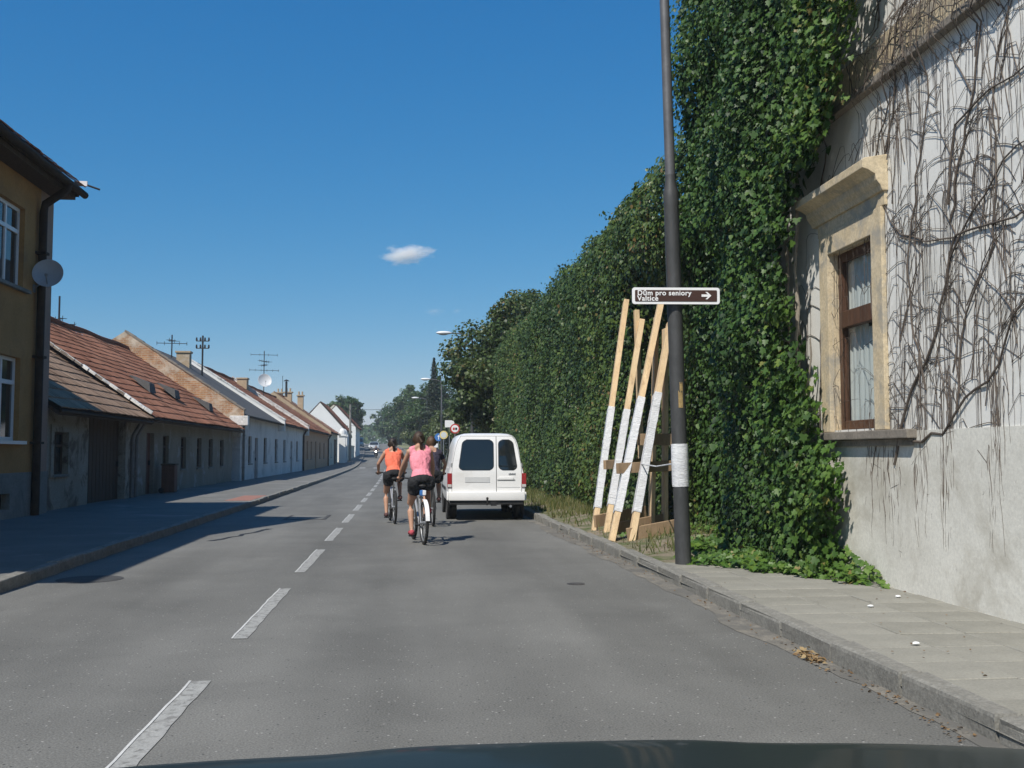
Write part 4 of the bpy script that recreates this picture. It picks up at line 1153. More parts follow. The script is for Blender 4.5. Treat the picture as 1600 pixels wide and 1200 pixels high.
main = [[(9.75, 1.3), (9.40, 1.99), (8.97, 2.36), (8.78, 2.71), (8.60, 3.10), (8.51, 3.25), (7.98, 3.25), (7.44, 3.25), (7.4, 3.6)],
        [(9.41, 1.52), (8.79, 1.58), (8.59, 1.78), (8.05, 2.01), (7.80, 2.27), (7.48, 2.62), (7.3, 3.1)],
        [(8.60, 3.10), (8.24, 3.41), (8.01, 3.52), (7.77, 3.71), (7.42, 3.79), (7.4, 4.0)],
        [(8.63, 3.56), (8.55, 3.93), (8.46, 4.21), (7.95, 4.36), (7.38, 4.34), (7.2, 4.6)],
        [(9.11, 1.98), (9.32, 2.64), (9.39, 3.25), (9.19, 3.93), (8.98, 4.46), (8.89, 5.02), (8.80, 5.69), (8.64, 6.55)],
        [(8.56, 1.78), (8.41, 2.53), (7.94, 3.08), (7.87, 3.58), (7.88, 4.11), (7.83, 4.56), (7.57, 4.92), (7.40, 5.60)],
        [(10.38, 3.97), (9.98, 4.40), (9.67, 4.82), (9.44, 5.36), (9.15, 5.98), (8.97, 7.04)],
        [(10.17, 5.05), (9.51, 5.29), (8.82, 5.29), (8.27, 5.20), (7.70, 5.03)],
        [(9.10, 3.35), (9.54, 3.50), (9.73, 3.69), (9.93, 4.00)],
        [(8.51, 3.25), (8.81, 3.27), (9.22, 3.34), (9.57, 3.47)],
        [(10.16, 3.85), (10.18, 2.88), (10.01, 1.84), (10.22, 1.21)], [(9.99, 3.62), (9.93, 2.59), (9.92, 1.46), (9.81, 0.85)],
        [(11.4, .3), (11.6, 1.6), (11.45, 3.0), (11.5, 4.2), (10.9, 5.6), (10.5, 7), (10.2, 9)],
        [(10.2, 3.6), (9.5, 5.0), (8.6, 6.4), (8.0, 8.5)], [(8.6, 3.4), (8.0, 4.9), (7.3, 6.4), (6.5, 8.0)], [(9.2, 5.2), (9.0, 6.5), (8.7, 8.0), (8.8, 9.4)]]
rad = [.015, .013, .010, .0115, .0095, .009, .009, .008, .008, .008, .008, .008, .010, .010, .010, .009]
for b_, r_ in zip(main, rad):
    pts = refine(b_)
    stem(bough, pts, r_, r_ * .5, 7, .012)
    nodes += [(y, z, r_) for (y, z) in pts if y > 5.6]
def droop(y, z, L_, r, side):
    """side shoot that arches out and then hangs straight down"""
    a = random.uniform(.06, .55); up = random.uniform(.02, .32)
    pts = [(y, z)]
    for i in range(1, 5):
        t = i / 4
        pts.append((y + side * a * math.sin(t * 1.5), z + up * math.sin(t * 2.6)))
    yy, z0 = pts[-1]
    m = max(2, int(L_ / .16))
    for i in range(1, m + 1):
        yy += random.uniform(-.018, .018) + side * .004
        pts.append((yy, z0 - L_ * i / m))
    return pts
def ok(y, z):
    e = float(ivy_edge(np.array(z)))
    if y > e + .5: return False
    if W[0] - .02 < y < W[1] + .1 and W[2] < z < W[3]: return False
    if z < 1.9 and y < 7.75: return False
    if random.random() < .36: return False
    return True
nd = list(nodes)
cnt = 0
for (y, z, r_) in nd:
    for _ in range(2):
        if random.random() < .85 and ok(y, z):
            pts = droop(y, z, random.uniform(.25, 1.35) * (1.25 if z > 2 else .75), .005, random.choice((-1, 1)))
            stem(twig, pts, random.uniform(.0026, .005), .0012, 3, .006); cnt += 1
            if random.random() < .6:
                q = random.choice(pts[2:]); 
                for _k in range(2):
                    p2 = droop(q[0], q[1], random.uniform(.12, .55), .003, random.choice((-1, 1)))
                    stem(twig, p2, .003, .001, 3, .006)
for _ in range(560):                       # background of fine stems all over
    y = random.uniform(5.6, 11.4); z = random.uniform(1.0, 9.3)
    if not ok(y, z) or (y > 8.4 and z < 1.0): continue
    pts = droop(y, z, random.uniform(.3, 1.2), .004, random.choice((-1, 1)))
    if min(p[1] for p in pts) < .35: continue
    stem(twig, pts, random.uniform(.0022, .0045), .0012, 3, .006)
for _ in range(330):                       # rising forked shoots
    y = random.uniform(5.6, 11.2); z = random.uniform(1.6, 8.5)
    if not ok(y, z): continue
    d = random.uniform(-.5, .5); pts = [(y, z)]
    for i in range(7):
        d += random.uniform(-.25, .25); y += math.sin(d) * .14; z += math.cos(d) * .14; pts.append((y, z))
    stem(twig, pts, random.uniform(.0045, .0085), .002, 4, .010)
for (y0, z0, L_) in ((8.8, 1.6, 1.3), (8.7, 1.7, 1.1), (9.3, 1.5, 1.0), (9.2, 1.5, 1.2), (8.0, 1.8, 1.35), (7.9, 1.9, 1.2), (8.08, 1.6, 1.0), (9.95, 1.4, .9), (10.3, 1.4, .8), (10.1, 1.4, .7), (9.7, 1.4, .95)):
    for k in range(7):
        pts = [(y0 + random.uniform(-.07, .07), z0 + random.uniform(-.2, .5))]
        for i in range(8):
            pts.append((pts[-1][0] + random.uniform(-.025, .025), pts[-1][1] - L_ * random.uniform(.5, 1.1) / 8))
        if pts[-1][1] > .16: stem(twig, pts, .0045, .0012, 3, .008)
pv_(bough.build('bough', M['bark_vine'], vine, smooth=True, clean=False))
pv_(twig.build('tendrils', M['bark_vine'], vine, clean=False, kind='stuff'))

# ------------------------------------------------------------------ ivy wall beyond the house
iw = empty('ivy_wall', (4.6, 35, 0), 0, 'high boundary wall wholly covered in dark green ivy', 'ivy wall')
pw_ = lambda o: (setattr(o, 'matrix_parent_inverse', Matrix.Translation(-Vector(iw.location))), o)[1]
def IWX(y): return 4.45 + np.vectorize(bend)(y)
def hx(y, z):
    return IWX(y) - .06 - .42 * vnoise(y, z, .5, 21) - .20 * vnoise(y, z, 1.5, 22) - .10 * vnoise(y, z, 4.5, 23) + np.clip((.7 - z) / .7, 0, 1) * .25 + np.clip((z - 5.3) / .8, 0, 1) ** 2 * .35 + .42 * np.exp(-((y - 16.6) / 2.3) ** 4) * np.clip((4.9 - z) / .9, 0, 1)
def htop(y): return 6.0 + .38 * vnoise(y, 0 * y, .45, 31) + .16 * vnoise(y, 0 * y, 2.1, 32)
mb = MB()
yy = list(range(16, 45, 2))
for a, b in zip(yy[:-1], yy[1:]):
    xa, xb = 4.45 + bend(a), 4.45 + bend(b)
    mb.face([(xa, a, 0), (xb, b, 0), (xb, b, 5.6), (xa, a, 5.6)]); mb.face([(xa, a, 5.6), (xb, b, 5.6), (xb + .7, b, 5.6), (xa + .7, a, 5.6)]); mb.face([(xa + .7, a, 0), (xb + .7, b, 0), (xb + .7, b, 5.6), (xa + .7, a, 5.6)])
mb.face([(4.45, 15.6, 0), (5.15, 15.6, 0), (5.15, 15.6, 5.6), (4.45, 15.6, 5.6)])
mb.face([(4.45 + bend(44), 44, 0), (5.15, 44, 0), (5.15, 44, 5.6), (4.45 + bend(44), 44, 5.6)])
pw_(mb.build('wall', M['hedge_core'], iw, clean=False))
for (a, b, n, sz, kd, nm) in ((15.5, 26, 54000, (.045, .080), 'six', 'near_leaves'), (26, 44, 46000, (.06, .10), 'quad', 'far_leaves')):
    P, nr, tp, s = wall_leaves(n, a, b, .15, 6.5, hx, lambda y, z: (z < htop(y)) * 1.0, sz)
    vv = np.clip(rng.normal(.45, .22, len(P)) + .55 * (vnoise(P[:, 1], P[:, 2], .7, 41) - .5) + .3 * (vnoise(P[:, 1], P[:, 2], 2.6, 42) - .5), 0, 1)
    pw_(leaves(nm, P, nr, tp, s, kd, M['ivy_far'], iw, vv))
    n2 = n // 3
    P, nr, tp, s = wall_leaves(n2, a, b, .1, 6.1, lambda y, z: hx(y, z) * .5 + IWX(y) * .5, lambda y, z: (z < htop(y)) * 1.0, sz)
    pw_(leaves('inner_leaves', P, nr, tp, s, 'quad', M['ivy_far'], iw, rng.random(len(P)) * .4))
# crest with loose sprays
n = 11000
y = rng.uniform(15.5, 44, n); t = rng.random(n)
x = IWX(y) - .25 + t * 1.1; z = htop(y) - .25 + rng.normal(0, .13, n) + .25 * (vnoise(y, x, 1.5, 50) - .3)
pw_(leaves('crest_leaves', np.stack([x, y, z], 1), np.stack([rng.normal(-.3, .5, n), rng.normal(-.2, .5, n), np.ones(n)], 1), np.stack([rng.normal(-.5, .6, n), rng.normal(0, .6, n), rng.normal(-.3, .4, n)], 1), rng.uniform(.065, .11, n), 'six', M['ivy_far'], iw))
ps, ns = [], []
for i in range(140):
    y0 = 16 + 28 * random.random() ** 1.5; x0 = 4.2 + random.random() * .6 + bend(y0); z0 = float(htop(np.array([y0]))[0]) - .1
    d = Vector((random.uniform(-.7, .4), random.uniform(-.5, .5), random.uniform(.3, 1))).normalized(); L_ = random.uniform(.2, .65)
    for k in range(9):
        q = Vector((x0, y0, z0)) + d * L_ * k / 8 + Vector((random.uniform(-.04, .04), random.uniform(-.04, .04), -.25 * (k / 8) ** 2 * L_)); ps.append(q)
P = np.array([tuple(p) for p in ps]); n = len(P)
pw_(leaves('spray_leaves', P, rng.normal(0, 1, (n, 3)) + [-.4, -.3, .6], rng.normal(0, 1, (n, 3)) + [0, 0, -.8], rng.uniform(.055, .09, n), 'six', M['ivy_far'], iw))

# verge grass and weeds
n = 15000
y = 13.5 + 40 * rng.random(n) ** 1.6; u = rng.random(n)
x = np.array([KR(a) + .16 + bend(a) for a in y]) + u ** .8 * 1.35
dens = vnoise(x, y, 1.1, 61) * .9 + .35 * np.clip((y - 17) / 4, 0, 1) - .25 * (u < .25)
k = rng.random(n) < np.clip(dens - .15, 0, 1) * np.where(y < 17.5, .5, 1.0)
x, y = x[k], y[k]; n = len(x)
P = np.stack([x, y, vergez(x, y) - .01], 1)
tp = np.stack([rng.normal(0, .45, n), rng.normal(0, .45, n), np.ones(n)], 1); nr = np.stack([rng.normal(0, 1, n), rng.normal(0, 1, n), rng.normal(0, .15, n)], 1)
tv = np.array([(-.06, 0, 0), (.06, 0, 0), (0, 1, .12)]); TM['blade'] = (tv, np.array([(0, 1, 2)]))
o = leaves('verge_grass', P, nr, tp, rng.uniform(.08, .24, n), 'blade', M['grass'], None, np.clip(rng.normal(.55, .25, n), 0, 1))
tag(o, 'dry green grass and weeds on the verge below the ivy wall', 'grass', kind='stuff')
# dead leaves along the kerb
n = 900
y = rng.uniform(5, 21, n); side = rng.random(n)
x = np.array([KR(a) for a in y]) - np.abs(rng.normal(0, .10, n)) - .01
z = np.full(n, .012)
k = rng.random(n) < np.clip(vnoise(y, 0 * y, .9, 71) * 1.6 - .35, .03, 1)
x2 = rng.uniform(3.05, 4.55, 70); y2 = rng.uniform(5, 13, 70); z2 = np.full(70, PZ + .016)
x3 = rng.uniform(2.95, 3.6, 260); y3 = rng.uniform(13.2, 17.5, 260); z3 = vergez(x3, y3) + .012
P = np.stack([np.concatenate([x[k], x2, x3]), np.concatenate([y[k], y2, y3]), np.concatenate([z[k], z2, z3])], 1); n = len(P)
o = leaves('leaf_litter', P, np.stack([rng.normal(0, .3, n), rng.normal(0, .3, n), np.ones(n)], 1), rng.normal(0, 1, (n, 3)) * [1, 1, .1], rng.uniform(.012, .03, n), 'six', M['litter'], None, rng.random(n) * .6)
tag(o, 'scattered dry leaves along the right kerb and pavement', 'leaf litter', kind='stuff')
for (x, y, lab) in ((4.35, 9.15, 'crumpled white paper scrap on the slabs close to the wall foot'), (3.85, 8.6, 'small white paper scrap in the middle of the slab pavement'), (3.4, 6.9, 'torn paper scrap on the slabs by the kerb')):
    mb = MB(); mb.sphere((0, 0, .012), (.028, .02, .012), 7, 4)
    mb.v = [(a * random.uniform(.7, 1.3), b * random.uniform(.7, 1.3), c) for a, b, c in mb.v]
    tag(mb.build('paper_scrap', M['pvc'], loc=(x, y, PZ + .004)), lab, 'paper')
# heap of dry cuttings in the gutter
n = 90
P = np.stack([rng.normal(2.76, .035, n), rng.normal(7.15, .12, n), np.abs(rng.normal(.015, .012, n)) + .004], 1)
o = leaves('dry_cuttings', P, np.stack([rng.normal(0, .5, n), rng.normal(0, .5, n), np.ones(n)], 1), rng.normal(0, 1, (n, 3)) * [1, 1, .2], rng.uniform(.02, .05, n), 'six', M['litter'], None, rng.uniform(.3, 1, n))
tag(o, 'small heap of dry leaves lying in the gutter', 'leaves', kind='stuff')

# dusty band of grit that gathers along the right kerb
mb = MB(); yy = np.arange(3.0, 22, .22)
wd = [.05 + .26 * float(vnoise(np.array([y]), np.array([0.0]), .8, 91)[0]) ** 1.5 + .05 * random.random() for y in yy]
for i in range(len(yy) - 1):
    a, b = yy[i], yy[i + 1]
    mb.face([(KR(a) - wd[i], a, .0035), (KR(a) + .01, a, .0035), (KR(b) + .01, b, .0035), (KR(b) - wd[i + 1], b, .0035)])
mb.build('gutter_grit', surf('road_grit', (.15, .14, .118), (.24, .22, .185), 5, .95, 70, .4, .6, None, (.13, .125, .112), 2.5, .42, .56), road, clean=False)
# ------------------------------------------------------------------ lamp post and sign
def postmat():
    m = surf('painted_post_steel', (.045, .047, .048), (.075, .076, .076), 4, .55, 30, .15, .25, None, (.13, .065, .045), 2.2, .60, .68, metallic=.2, stretch=(1, 1, .45))
    return m
M['post'] = postmat()
M['post_up'] = surf('grey_painted_steel', (.10, .10, .105), (.15, .15, .155), 4, .5, 30, .12, .1, metallic=.3)
M['lamp_white'] = plain('lamp_housing', (.72, .72, .72), .4, var=.03)
M['tape'] = surf('white_plastic_wrap', (.62, .63, .65), (.78, .79, .80), 6, .35, 22, .12, .9, 18, stretch=(1, 1, 5), bdist=.02)
def street_lamp(label, x, y, z0, lean=0.0, hgt=7.7, arm=-1.15, r=.09, top=True, group=None):
    e = empty('street_lamp', (x, y, z0), 0, label, 'street lamp', group)
    e.rotation_euler = (0, lean, 0)
    prof = [(r * 1.04, -.15), (r * 1.04, .45), (r, .5), (r * .98, 4.22), (r * 1.02, 4.3), (r * .98, 4.4), (r * .70, 4.52), (r * .68, 4.6)]
    MB().lathe(prof, n=24).build('base_tube', M['post'], e, smooth=30)
    up = MB().lathe([(r * .68, 4.58), (r * .62, hgt - .5), (r * .60, hgt - .3)], n=18)
    up.tube([(0, 0, hgt - .32), (arm * .12, 0, hgt - .05), (arm * .45, 0, hgt + .06), (arm, 0, hgt + .1)], [r * .58, r * .5, r * .42, r * .36], 12)
    up.build('upper_tube', M['post_up'], e, smooth=35)
    h = MB()
    s = 1 if arm > 0 else -1
    for i in range(10):
        t = i / 9
    h.sphere((arm + s * .22, 0, hgt + .10), (.42, .16, .10), 16, 8)
    hd = h.build('lamp_head', M['lamp_white'], e, smooth=True)
    MB().sphere((arm + s * .25, 0, hgt + .06), (.28, .12, .09), 14, 6).build('lens', M['dish_grey'], hd, smooth=True)
    return e
lean = -0.024
PX, PY = 3.19, 12.17
lp = street_lamp('tall dark steel lamp post with rust patches carrying the brown sign', PX, PY, PZ, lean)
w = MB().lathe([(.0965, .90), (.099, .92), (.098, 1.16), (.100, 1.2), (.097, 1.39), (.095, 1.40)], n=24)
w.v = [(x * random.uniform(.985, 1.03), y * random.uniform(.985, 1.03), z) for x, y, z in w.v]
w.build('paper_wrap', M['tape'], lp, smooth=60)
# remains of a torn yellow sticker
st = MB(); 
for (a0, a1, z0, z1) in ((-1.75, -1.15, 1.82, 2.02), (-1.55, -1.1, 2.02, 2.12)):
    for i in range(5):
        b0, b1 = a0 + (a1 - a0) * i / 5, a0 + (a1 - a0) * (i + 1) / 5
        rr = .0925
        st.face([(rr * math.cos(b0), rr * math.sin(b0), z0), (rr * math.cos(b1), rr * math.sin(b1), z0), (rr * math.cos(b1), rr * math.sin(b1), z1 - .02 * (i % 2)), (rr * math.cos(b0), rr * math.sin(b0), z1 - .02 * (i % 2))])
st.build('sticker_remains', surf('torn_sticker', (.30, .20, .08), (.40, .29, .13), 9, .8, 40, .3), lp, clean=False)

sg = empty('direction_sign', (PX - .09, PY - .135, 3.25), R(-4), 'brown direction sign with white border and arrow on the lamp post', 'sign')
M['sign_brown'] = plain('sign_brown', (.055, .024, .016), .4, var=.05)
M['sign_white'] = plain('sign_white', (.80, .80, .80), .4, var=.02)
def rrect(w, h, r, n=6):
    out = []
    for cx, cz, a0 in ((w / 2 - r, h / 2 - r, 0), (-w / 2 + r, h / 2 - r, 90), (-w / 2 + r, -h / 2 + r, 180), (w / 2 - r, -h / 2 + r, 270)):
        for i in range(n + 1):
            a = R(a0 + 90 * i / n); out.append((cx + r * math.cos(a), cz + r * math.sin(a)))
    return out
def plate(mb, pts, y0, y1, mi=0):
    n = len(pts)
    mb.add([(x, y0, z) for x, z in pts] + [(x, y1, z) for x, z in pts], [tuple(range(n)), tuple(range(2 * n - 1, n - 1, -1))] + [(i, (i + 1) % n, n + (i + 1) % n, n + i) for i in range(n)], mi)
mb = MB(); plate(mb, rrect(1.03, .195, .03), 0, .02); mb.build('border', M['sign_white'], sg)
mb = MB(); plate(mb, rrect(.965, .135, .012), -.004, .0); mb.build('panel', M['sign_brown'], sg)
def text_mesh(body, size, name, mat_, parent, loc, bold=.0):
    cu = bpy.data.curves.new('lettering', 'FONT'); cu.body = body; cu.size = size; cu.extrude = .0015; cu.offset = bold; cu.space_character = 1.08
    t = bpy.data.objects.new('tmp_text', cu); COL.objects.link(t)
    bpy.context.view_layer.update()
    me = bpy.data.meshes.new_from_object(t.evaluated_get(bpy.context.evaluated_depsgraph_get()))
    bpy.data.objects.remove(t); me.name = name
    me.materials.clear(); me.materials.append(mat_)
    o = bpy.data.objects.new(name, me); link(o, parent)
    o.rotation_euler = (R(90), 0, 0); o.location = loc
    return o
text_mesh('Dům pro seniory', .083, 'lettering', M['sign_white'], sg, (-.455, -.0065, .006), .0018)
text_mesh('Valtice', .083, 'lettering', M['sign_white'], sg, (-.455, -.0065, -.058), .0018)
ar = MB(); plate(ar, [(.30, -.011), (.375, -.011), (.345, -.04), (.368, -.04), (.415, .003), (.368, .046), (.345, .046), (.375, .017), (.30, .017)], -.008, -.004); ar.build('arrow', M['sign_white'], sg)
br = MB()
for z in (-.06, .06): br.box((.08, .09, z), (.24, .15, .03))
br.build('bracket', M['metal_grey'], sg, bevel=.004)

street_lamp('grey street lamp with pale head rising out of the brown leaved tree', 3.55 + bend(56), 56, .1, 0, 7.6, -1.3)
street_lamp('grey street lamp with pale head standing before the dark conifer', 3.3 + bend(87), 87, .1, 0, 7.3, -1.1)
street_lamp('far grey street lamp on the right side among the trees', 3.3 + bend(118), 118, gz(118), 0, 7.3, -1.1)

# ------------------------------------------------------------------ timber props
M['timber'] = surf('raw_spruce', (.60, .43, .245), (.71, .54, .335), 2.2, .75, 25, .14, .2, stretch=(3, 3, .4), stain=(.48, .34, .20), stain_scale=4, stain_lo=.52, stain_hi=.66)
M['timber_dark'] = surf('weathered_board', (.25, .17, .10), (.36, .255, .155), 2.2, .85, 25, .2, .3, stretch=(3, 3, .4))
def prop(label, members, loc):
    e = empty('timber_prop', loc, 0, label, 'timber prop', 'raking timber props against the ivy wall')
    o_ = Vector(loc)
    for (nm, p, q, w, h, m, wr) in members:
        p, q = Vector(p) - o_, Vector(q) - o_
        up = (1, 0, .2) if abs((q - p).normalized().z) > .5 else (0, 0, 1)
        ob = MB().beam(p, q, w, h, up).build(nm, M[m], e, bevel=.006)
        if wr:
            a, b = p.lerp(q, wr[0]), p.lerp(q, wr[1])
            wb = MB(); k = 16
            for i in range(k):
                c, d = a.lerp(b, i / k), a.lerp(b, (i + 1.06) / k)
                wb.beam(c, d, w + .018 + random.uniform(0, .012), h + .018 + random.uniform(0, .012), up)
            wb.build('plastic_wrap', M['tape'], ob, bevel=.005, seg=1)
    return e
zf = .14
prop('raking timber prop of two wrapped beams further from the lamp post', [
    ('beam', (3.03, 17.28, zf - .05), (3.81, 18.3, 4.10), .19, .09, 'timber', (.10, .52)),
    ('beam', (3.15, 16.85, zf - .05), (4.0, 17.9, 3.70), .18, .09, 'timber', (.13, .56)),
    ('post', (4.02, 18.0, .1), (3.93, 18.0, 3.9), .13, .08, 'timber', None),
    ('rail', (3.20, 17.18, 1.22), (4.05, 17.95, 1.25), .06, .15, 'timber_dark', None),
    ('sole_board', (3.02, 17.12, .30), (4.0, 17.75, .42), .05, .20, 'timber_dark', None)], (3.02, 17.3, zf - .06))
prop('raking timber prop of two wrapped beams closest to the lamp post', [
    ('beam', (3.0, 15.6, zf - .05), (4.05, 16.6, 3.95), .21, .09, 'timber', (.11, .56)),
    ('beam', (3.24, 15.34, zf - .05), (4.05, 16.1, 3.45), .21, .09, 'timber', (.13, .66)),
    ('post', (3.93, 16.1, .12), (3.97, 16.1, 3.35), .20, .06, 'timber', None),
    ('post', (3.80, 16.5, .2), (3.95, 16.6, 3.6), .17, .06, 'timber', None),
    ('post', (3.72, 16.05, .25), (3.78, 16.05, 2.3), .17, .05, 'timber', None),
    ('post', (4.05, 16.5, .2), (4.05, 16.5, 3.3), .14, .06, 'timber_dark', None),
    ('rail', (3.12, 15.75, 1.18), (4.05, 16.0, 1.22), .06, .16, 'timber_dark', None),
    ('rail', (3.5, 15.98, 1.62), (4.05, 16.0, 1.62), .06, .18, 'timber_dark', None),
    ('sole_board', (3.18, 15.3, .22), (4.1, 15.5, .36), .06, .19, 'timber_dark', None),
    ('sole_board', (3.05, 15.82, .26), (4.0, 16.15, .40), .05, .18, 'timber_dark', None)], (2.99, 15.65, zf - .06))
mb = MB().tube([(3.45, 15.55, 1.25), (3.36, 14.2, 1.23), (3.27, 12.5, 1.30), (3.24, 12.25, 1.30)], .010, 6)
o = mb.build('tie_cord', M['tape']); tag(o, 'white cord tying the timber props to the lamp post', 'cord')

# ------------------------------------------------------------------ trees
def tree(name, label, x, y, z0, h, rx_, rz_, cz, n, sz, leafm, tr=.22, seed=1, nclump=60, group=None, ry=None, barkm='bark', cl=.24, kind='six'):
    r = np.random.default_rng(seed); rd = random.Random(seed)
    e = empty(name, (x, y, z0), 0, label, 'tree', group)
    ry = ry or rx_
    d = r.normal(0, 1, (nclump, 3)); d /= np.linalg.norm(d, axis=1)[:, None]
    rad = r.uniform(.35, 1.0, nclump) ** .5
    C = d * rad[:, None] * [rx_, ry, rz_] * r.uniform(.82, 1.1, nclump)[:, None] + [0, 0, cz]
    C = C[C[:, 2] > .9]
    tb = MB()
    top = cz + rz_ * .3
    tb.tube([(0, 0, -.2), (.03, 0, .5), (.06 * rd.uniform(-1, 1), .05, top * .4), (.1 * rd.uniform(-1, 1), .1, top * .7), (0, 0, top)], [tr * 1.35, tr, tr * .85, tr * .6, tr * .25], 9)
    for i in range(0, len(C), max(1, len(C) // 22)):
        c = C[i]; zb = min(max(1.6, c[2] * .55), top * .9)
        m = Vector((c[0] * .45, c[1] * .45, zb + (c[2] - zb) * .35))
        tb.tube([(0, 0, zb), m, Vector(c)], [tr * .38, tr * .24, tr * .06], 6)
    tb.build('trunk', M[barkm], e, smooth=True)
    w = r.uniform(.5, 1.6, len(C)); cnt = (n * w / w.sum()).astype(int)
    ci = np.repeat(np.arange(len(C)), cnt)
    m = len(ci)
    cr = (r.uniform(.6, 1.3, len(C)) * cl * (rx_ + rz_) / 2)[ci]
    q = r.normal(0, 1, (m, 3)); q /= np.linalg.norm(q, axis=1)[:, None]
    P = C[ci] + q * (cr * r.random(m) ** .45)[:, None] * [1, 1, .75]
    nr = q * .7 + r.normal(0, .5, (m, 3)) + [0, 0, .6]
    tp = r.normal(0, .6, (m, 3)) + [0, 0, -.7]
    tone = np.clip(r.normal(.5, .18, m) + (r.random(len(C))[ci] - .5) * .5, 0, 1)
    leaves('crown', P, nr, tp, r.uniform(sz * .7, sz * 1.3, m), kind, leafm, e, tone)
    return e
tree('chestnut_tree', 'brown tinged tree standing just beyond the end of the ivy wall', 5.0 + bend(50), 50, .1, 9, 3.0, 3.7, 4.9, 30000, .15, M['leaf_brown'], .26, 3, 80)
tree('chestnut_tree', 'taller dark tree topping out above the ivy wall end', 6.2 + bend(50), 53, .1, 10.4, 2.2, 3.9, 6.0, 16000, .15, M['leaf_brown'], .25, 14, 46)
tree('chestnut_tree', 'brown tinged tree between the two street lamps', 5.6 + bend(66), 66, .1, 9, 2.4, 3.3, 4.3, 18000, .16, M['leaf_brown'], .26, 5, 60)
tree('lime_tree', 'green roadside tree past the conifer with an open crown', 4.6 + bend(128), 128, gz(128), 10, 3.6, 4.0, 6.2, 16000, .21, M['leaf_green'], .24, 6, 60)
tree('lime_tree', 'olive green low tree behind the round signs', 5.2 + bend(98), 99, gz(98), 7, 3.0, 2.9, 3.4, 14000, .18, M['leaf_olive'], .2, 7, 50)
tree('lime_tree', 'bushy green roadside tree behind the cyclists', 4.0 + bend(150), 152, gz(150), 9, 3.6, 3.9, 4.8, 13000, .22, M['leaf_olive'], .24, 8, 50)
tree('lime_tree', 'dark green roadside tree near the bend of the road', 4.2 + bend(185), 186, gz(185), 10, 4.5, 4.9, 6.3, 12000, .30, M['leaf_green'], .26, 9, 55)
tree('lime_tree', 'distant rounded tree closing the right side of the street', 4.0 + bend(235), 236, gz(235), 11, 4.8, 4.6, 5.0, 7000, .42, M['leaf_green'], .3, 10, 55)
tree('lime_tree', 'farthest tree on the right side of the street', 4.5 + bend(290), 292, gz(290), 12, 5.5, 5.2, 5.6, 6000, .5, M['leaf_green'], .3, 11, 50)
tree('garden_tree', 'dark green tree rising above the white gabled houses', -9.4, 168, gz(168), 12, 2.2, 2.4, 6.9, 7000, .28, M['leaf_green'], .25, 12, 50)
tree('garden_tree', 'low leafy tree in the garden beside the concrete pole', -9.4, 142.5, gz(140), 5, 1.6, 1.9, 3.6, 4000, .22, M['leaf_olive'], .14, 13, 36)
tree('lime_tree', 'dark roadside tree beyond the houses on the left', -8.9 + bend(198), 200, gz(200), 11, 3.6, 4.6, 5.0, 8000, .36, M['leaf_green'], .26, 15, 55)
tree('lime_tree', 'broad roadside tree following the last house on the left', -8.6 + bend(225), 228, gz(225), 12, 4.4, 5.2, 5.6, 7000, .42, M['leaf_green'], .28, 16, 55)
tree('lime_tree', 'farthest tree on the left side of the street', -8.2 + bend(275), 278, gz(275), 12, 4.8, 5.0, 5.2, 6000, .48, M['leaf_green'], .3, 17, 50)
# conifer
e = empty('conifer', (3.6 + bend(108), 109, gz(108)), 0, 'dark narrow conifer with pointed top behind the street lamp', 'tree')
MB().tube([(0, 0, -.2), (0, 0, 11.0)], [.22, .02], 8).build('trunk', M['bark'], e, smooth=True)
r = np.random.default_rng(77); n = 9000
z = 1.0 + 10.2 * r.random(n) ** 1.25; lay = np.floor(z / .55) * .55
rr = (1 - z / 11.3) * 2.3 * (.55 + .45 * (1 - (z - lay) / .55)) * r.random(n) ** .45 * (.85 + .45 * np.sin(lay * 7.1) ** 2); th = r.uniform(0, 2 * np.pi, n)
P = np.stack([rr * np.cos(th), rr * np.sin(th), z - rr * .18], 1)
leaves('crown', P, np.stack([np.cos(th) * .4, np.sin(th) * .4, np.ones(n)], 1) + r.normal(0, .4, (n, 3)), np.stack([np.cos(th), np.sin(th), -.35 * np.ones(n)], 1) + r.normal(0, .3, (n, 3)), r.uniform(.12, .34, n) * (1.15 - z / 16), 'quad', M['needle'], e)
# far wood closing the horizon
n = 9000
r = np.random.default_rng(5)
xx = r.uniform(-130, 110, n); yy_ = 400 + r.uniform(0, 60, n) + np.abs(xx) * .0
hh = 7.0 + 4 * vnoise(xx, 0 * xx, .06, 3) + 1.5 * vnoise(xx, 0 * xx, .3, 4)
zz = 3.0 + hh * r.random(n) ** .7
o = leaves('far_wood', np.stack([xx, yy_, zz], 1), r.normal(0, 1, (n, 3)) + [0, -1, .8], r.normal(0, .6, (n, 3)) + [0, 0, -.6], r.uniform(.9, 1.9, n), 'six', M['leaf_green'])
tag(o, 'far belt of trees closing the end of the street', 'trees', kind='stuff')

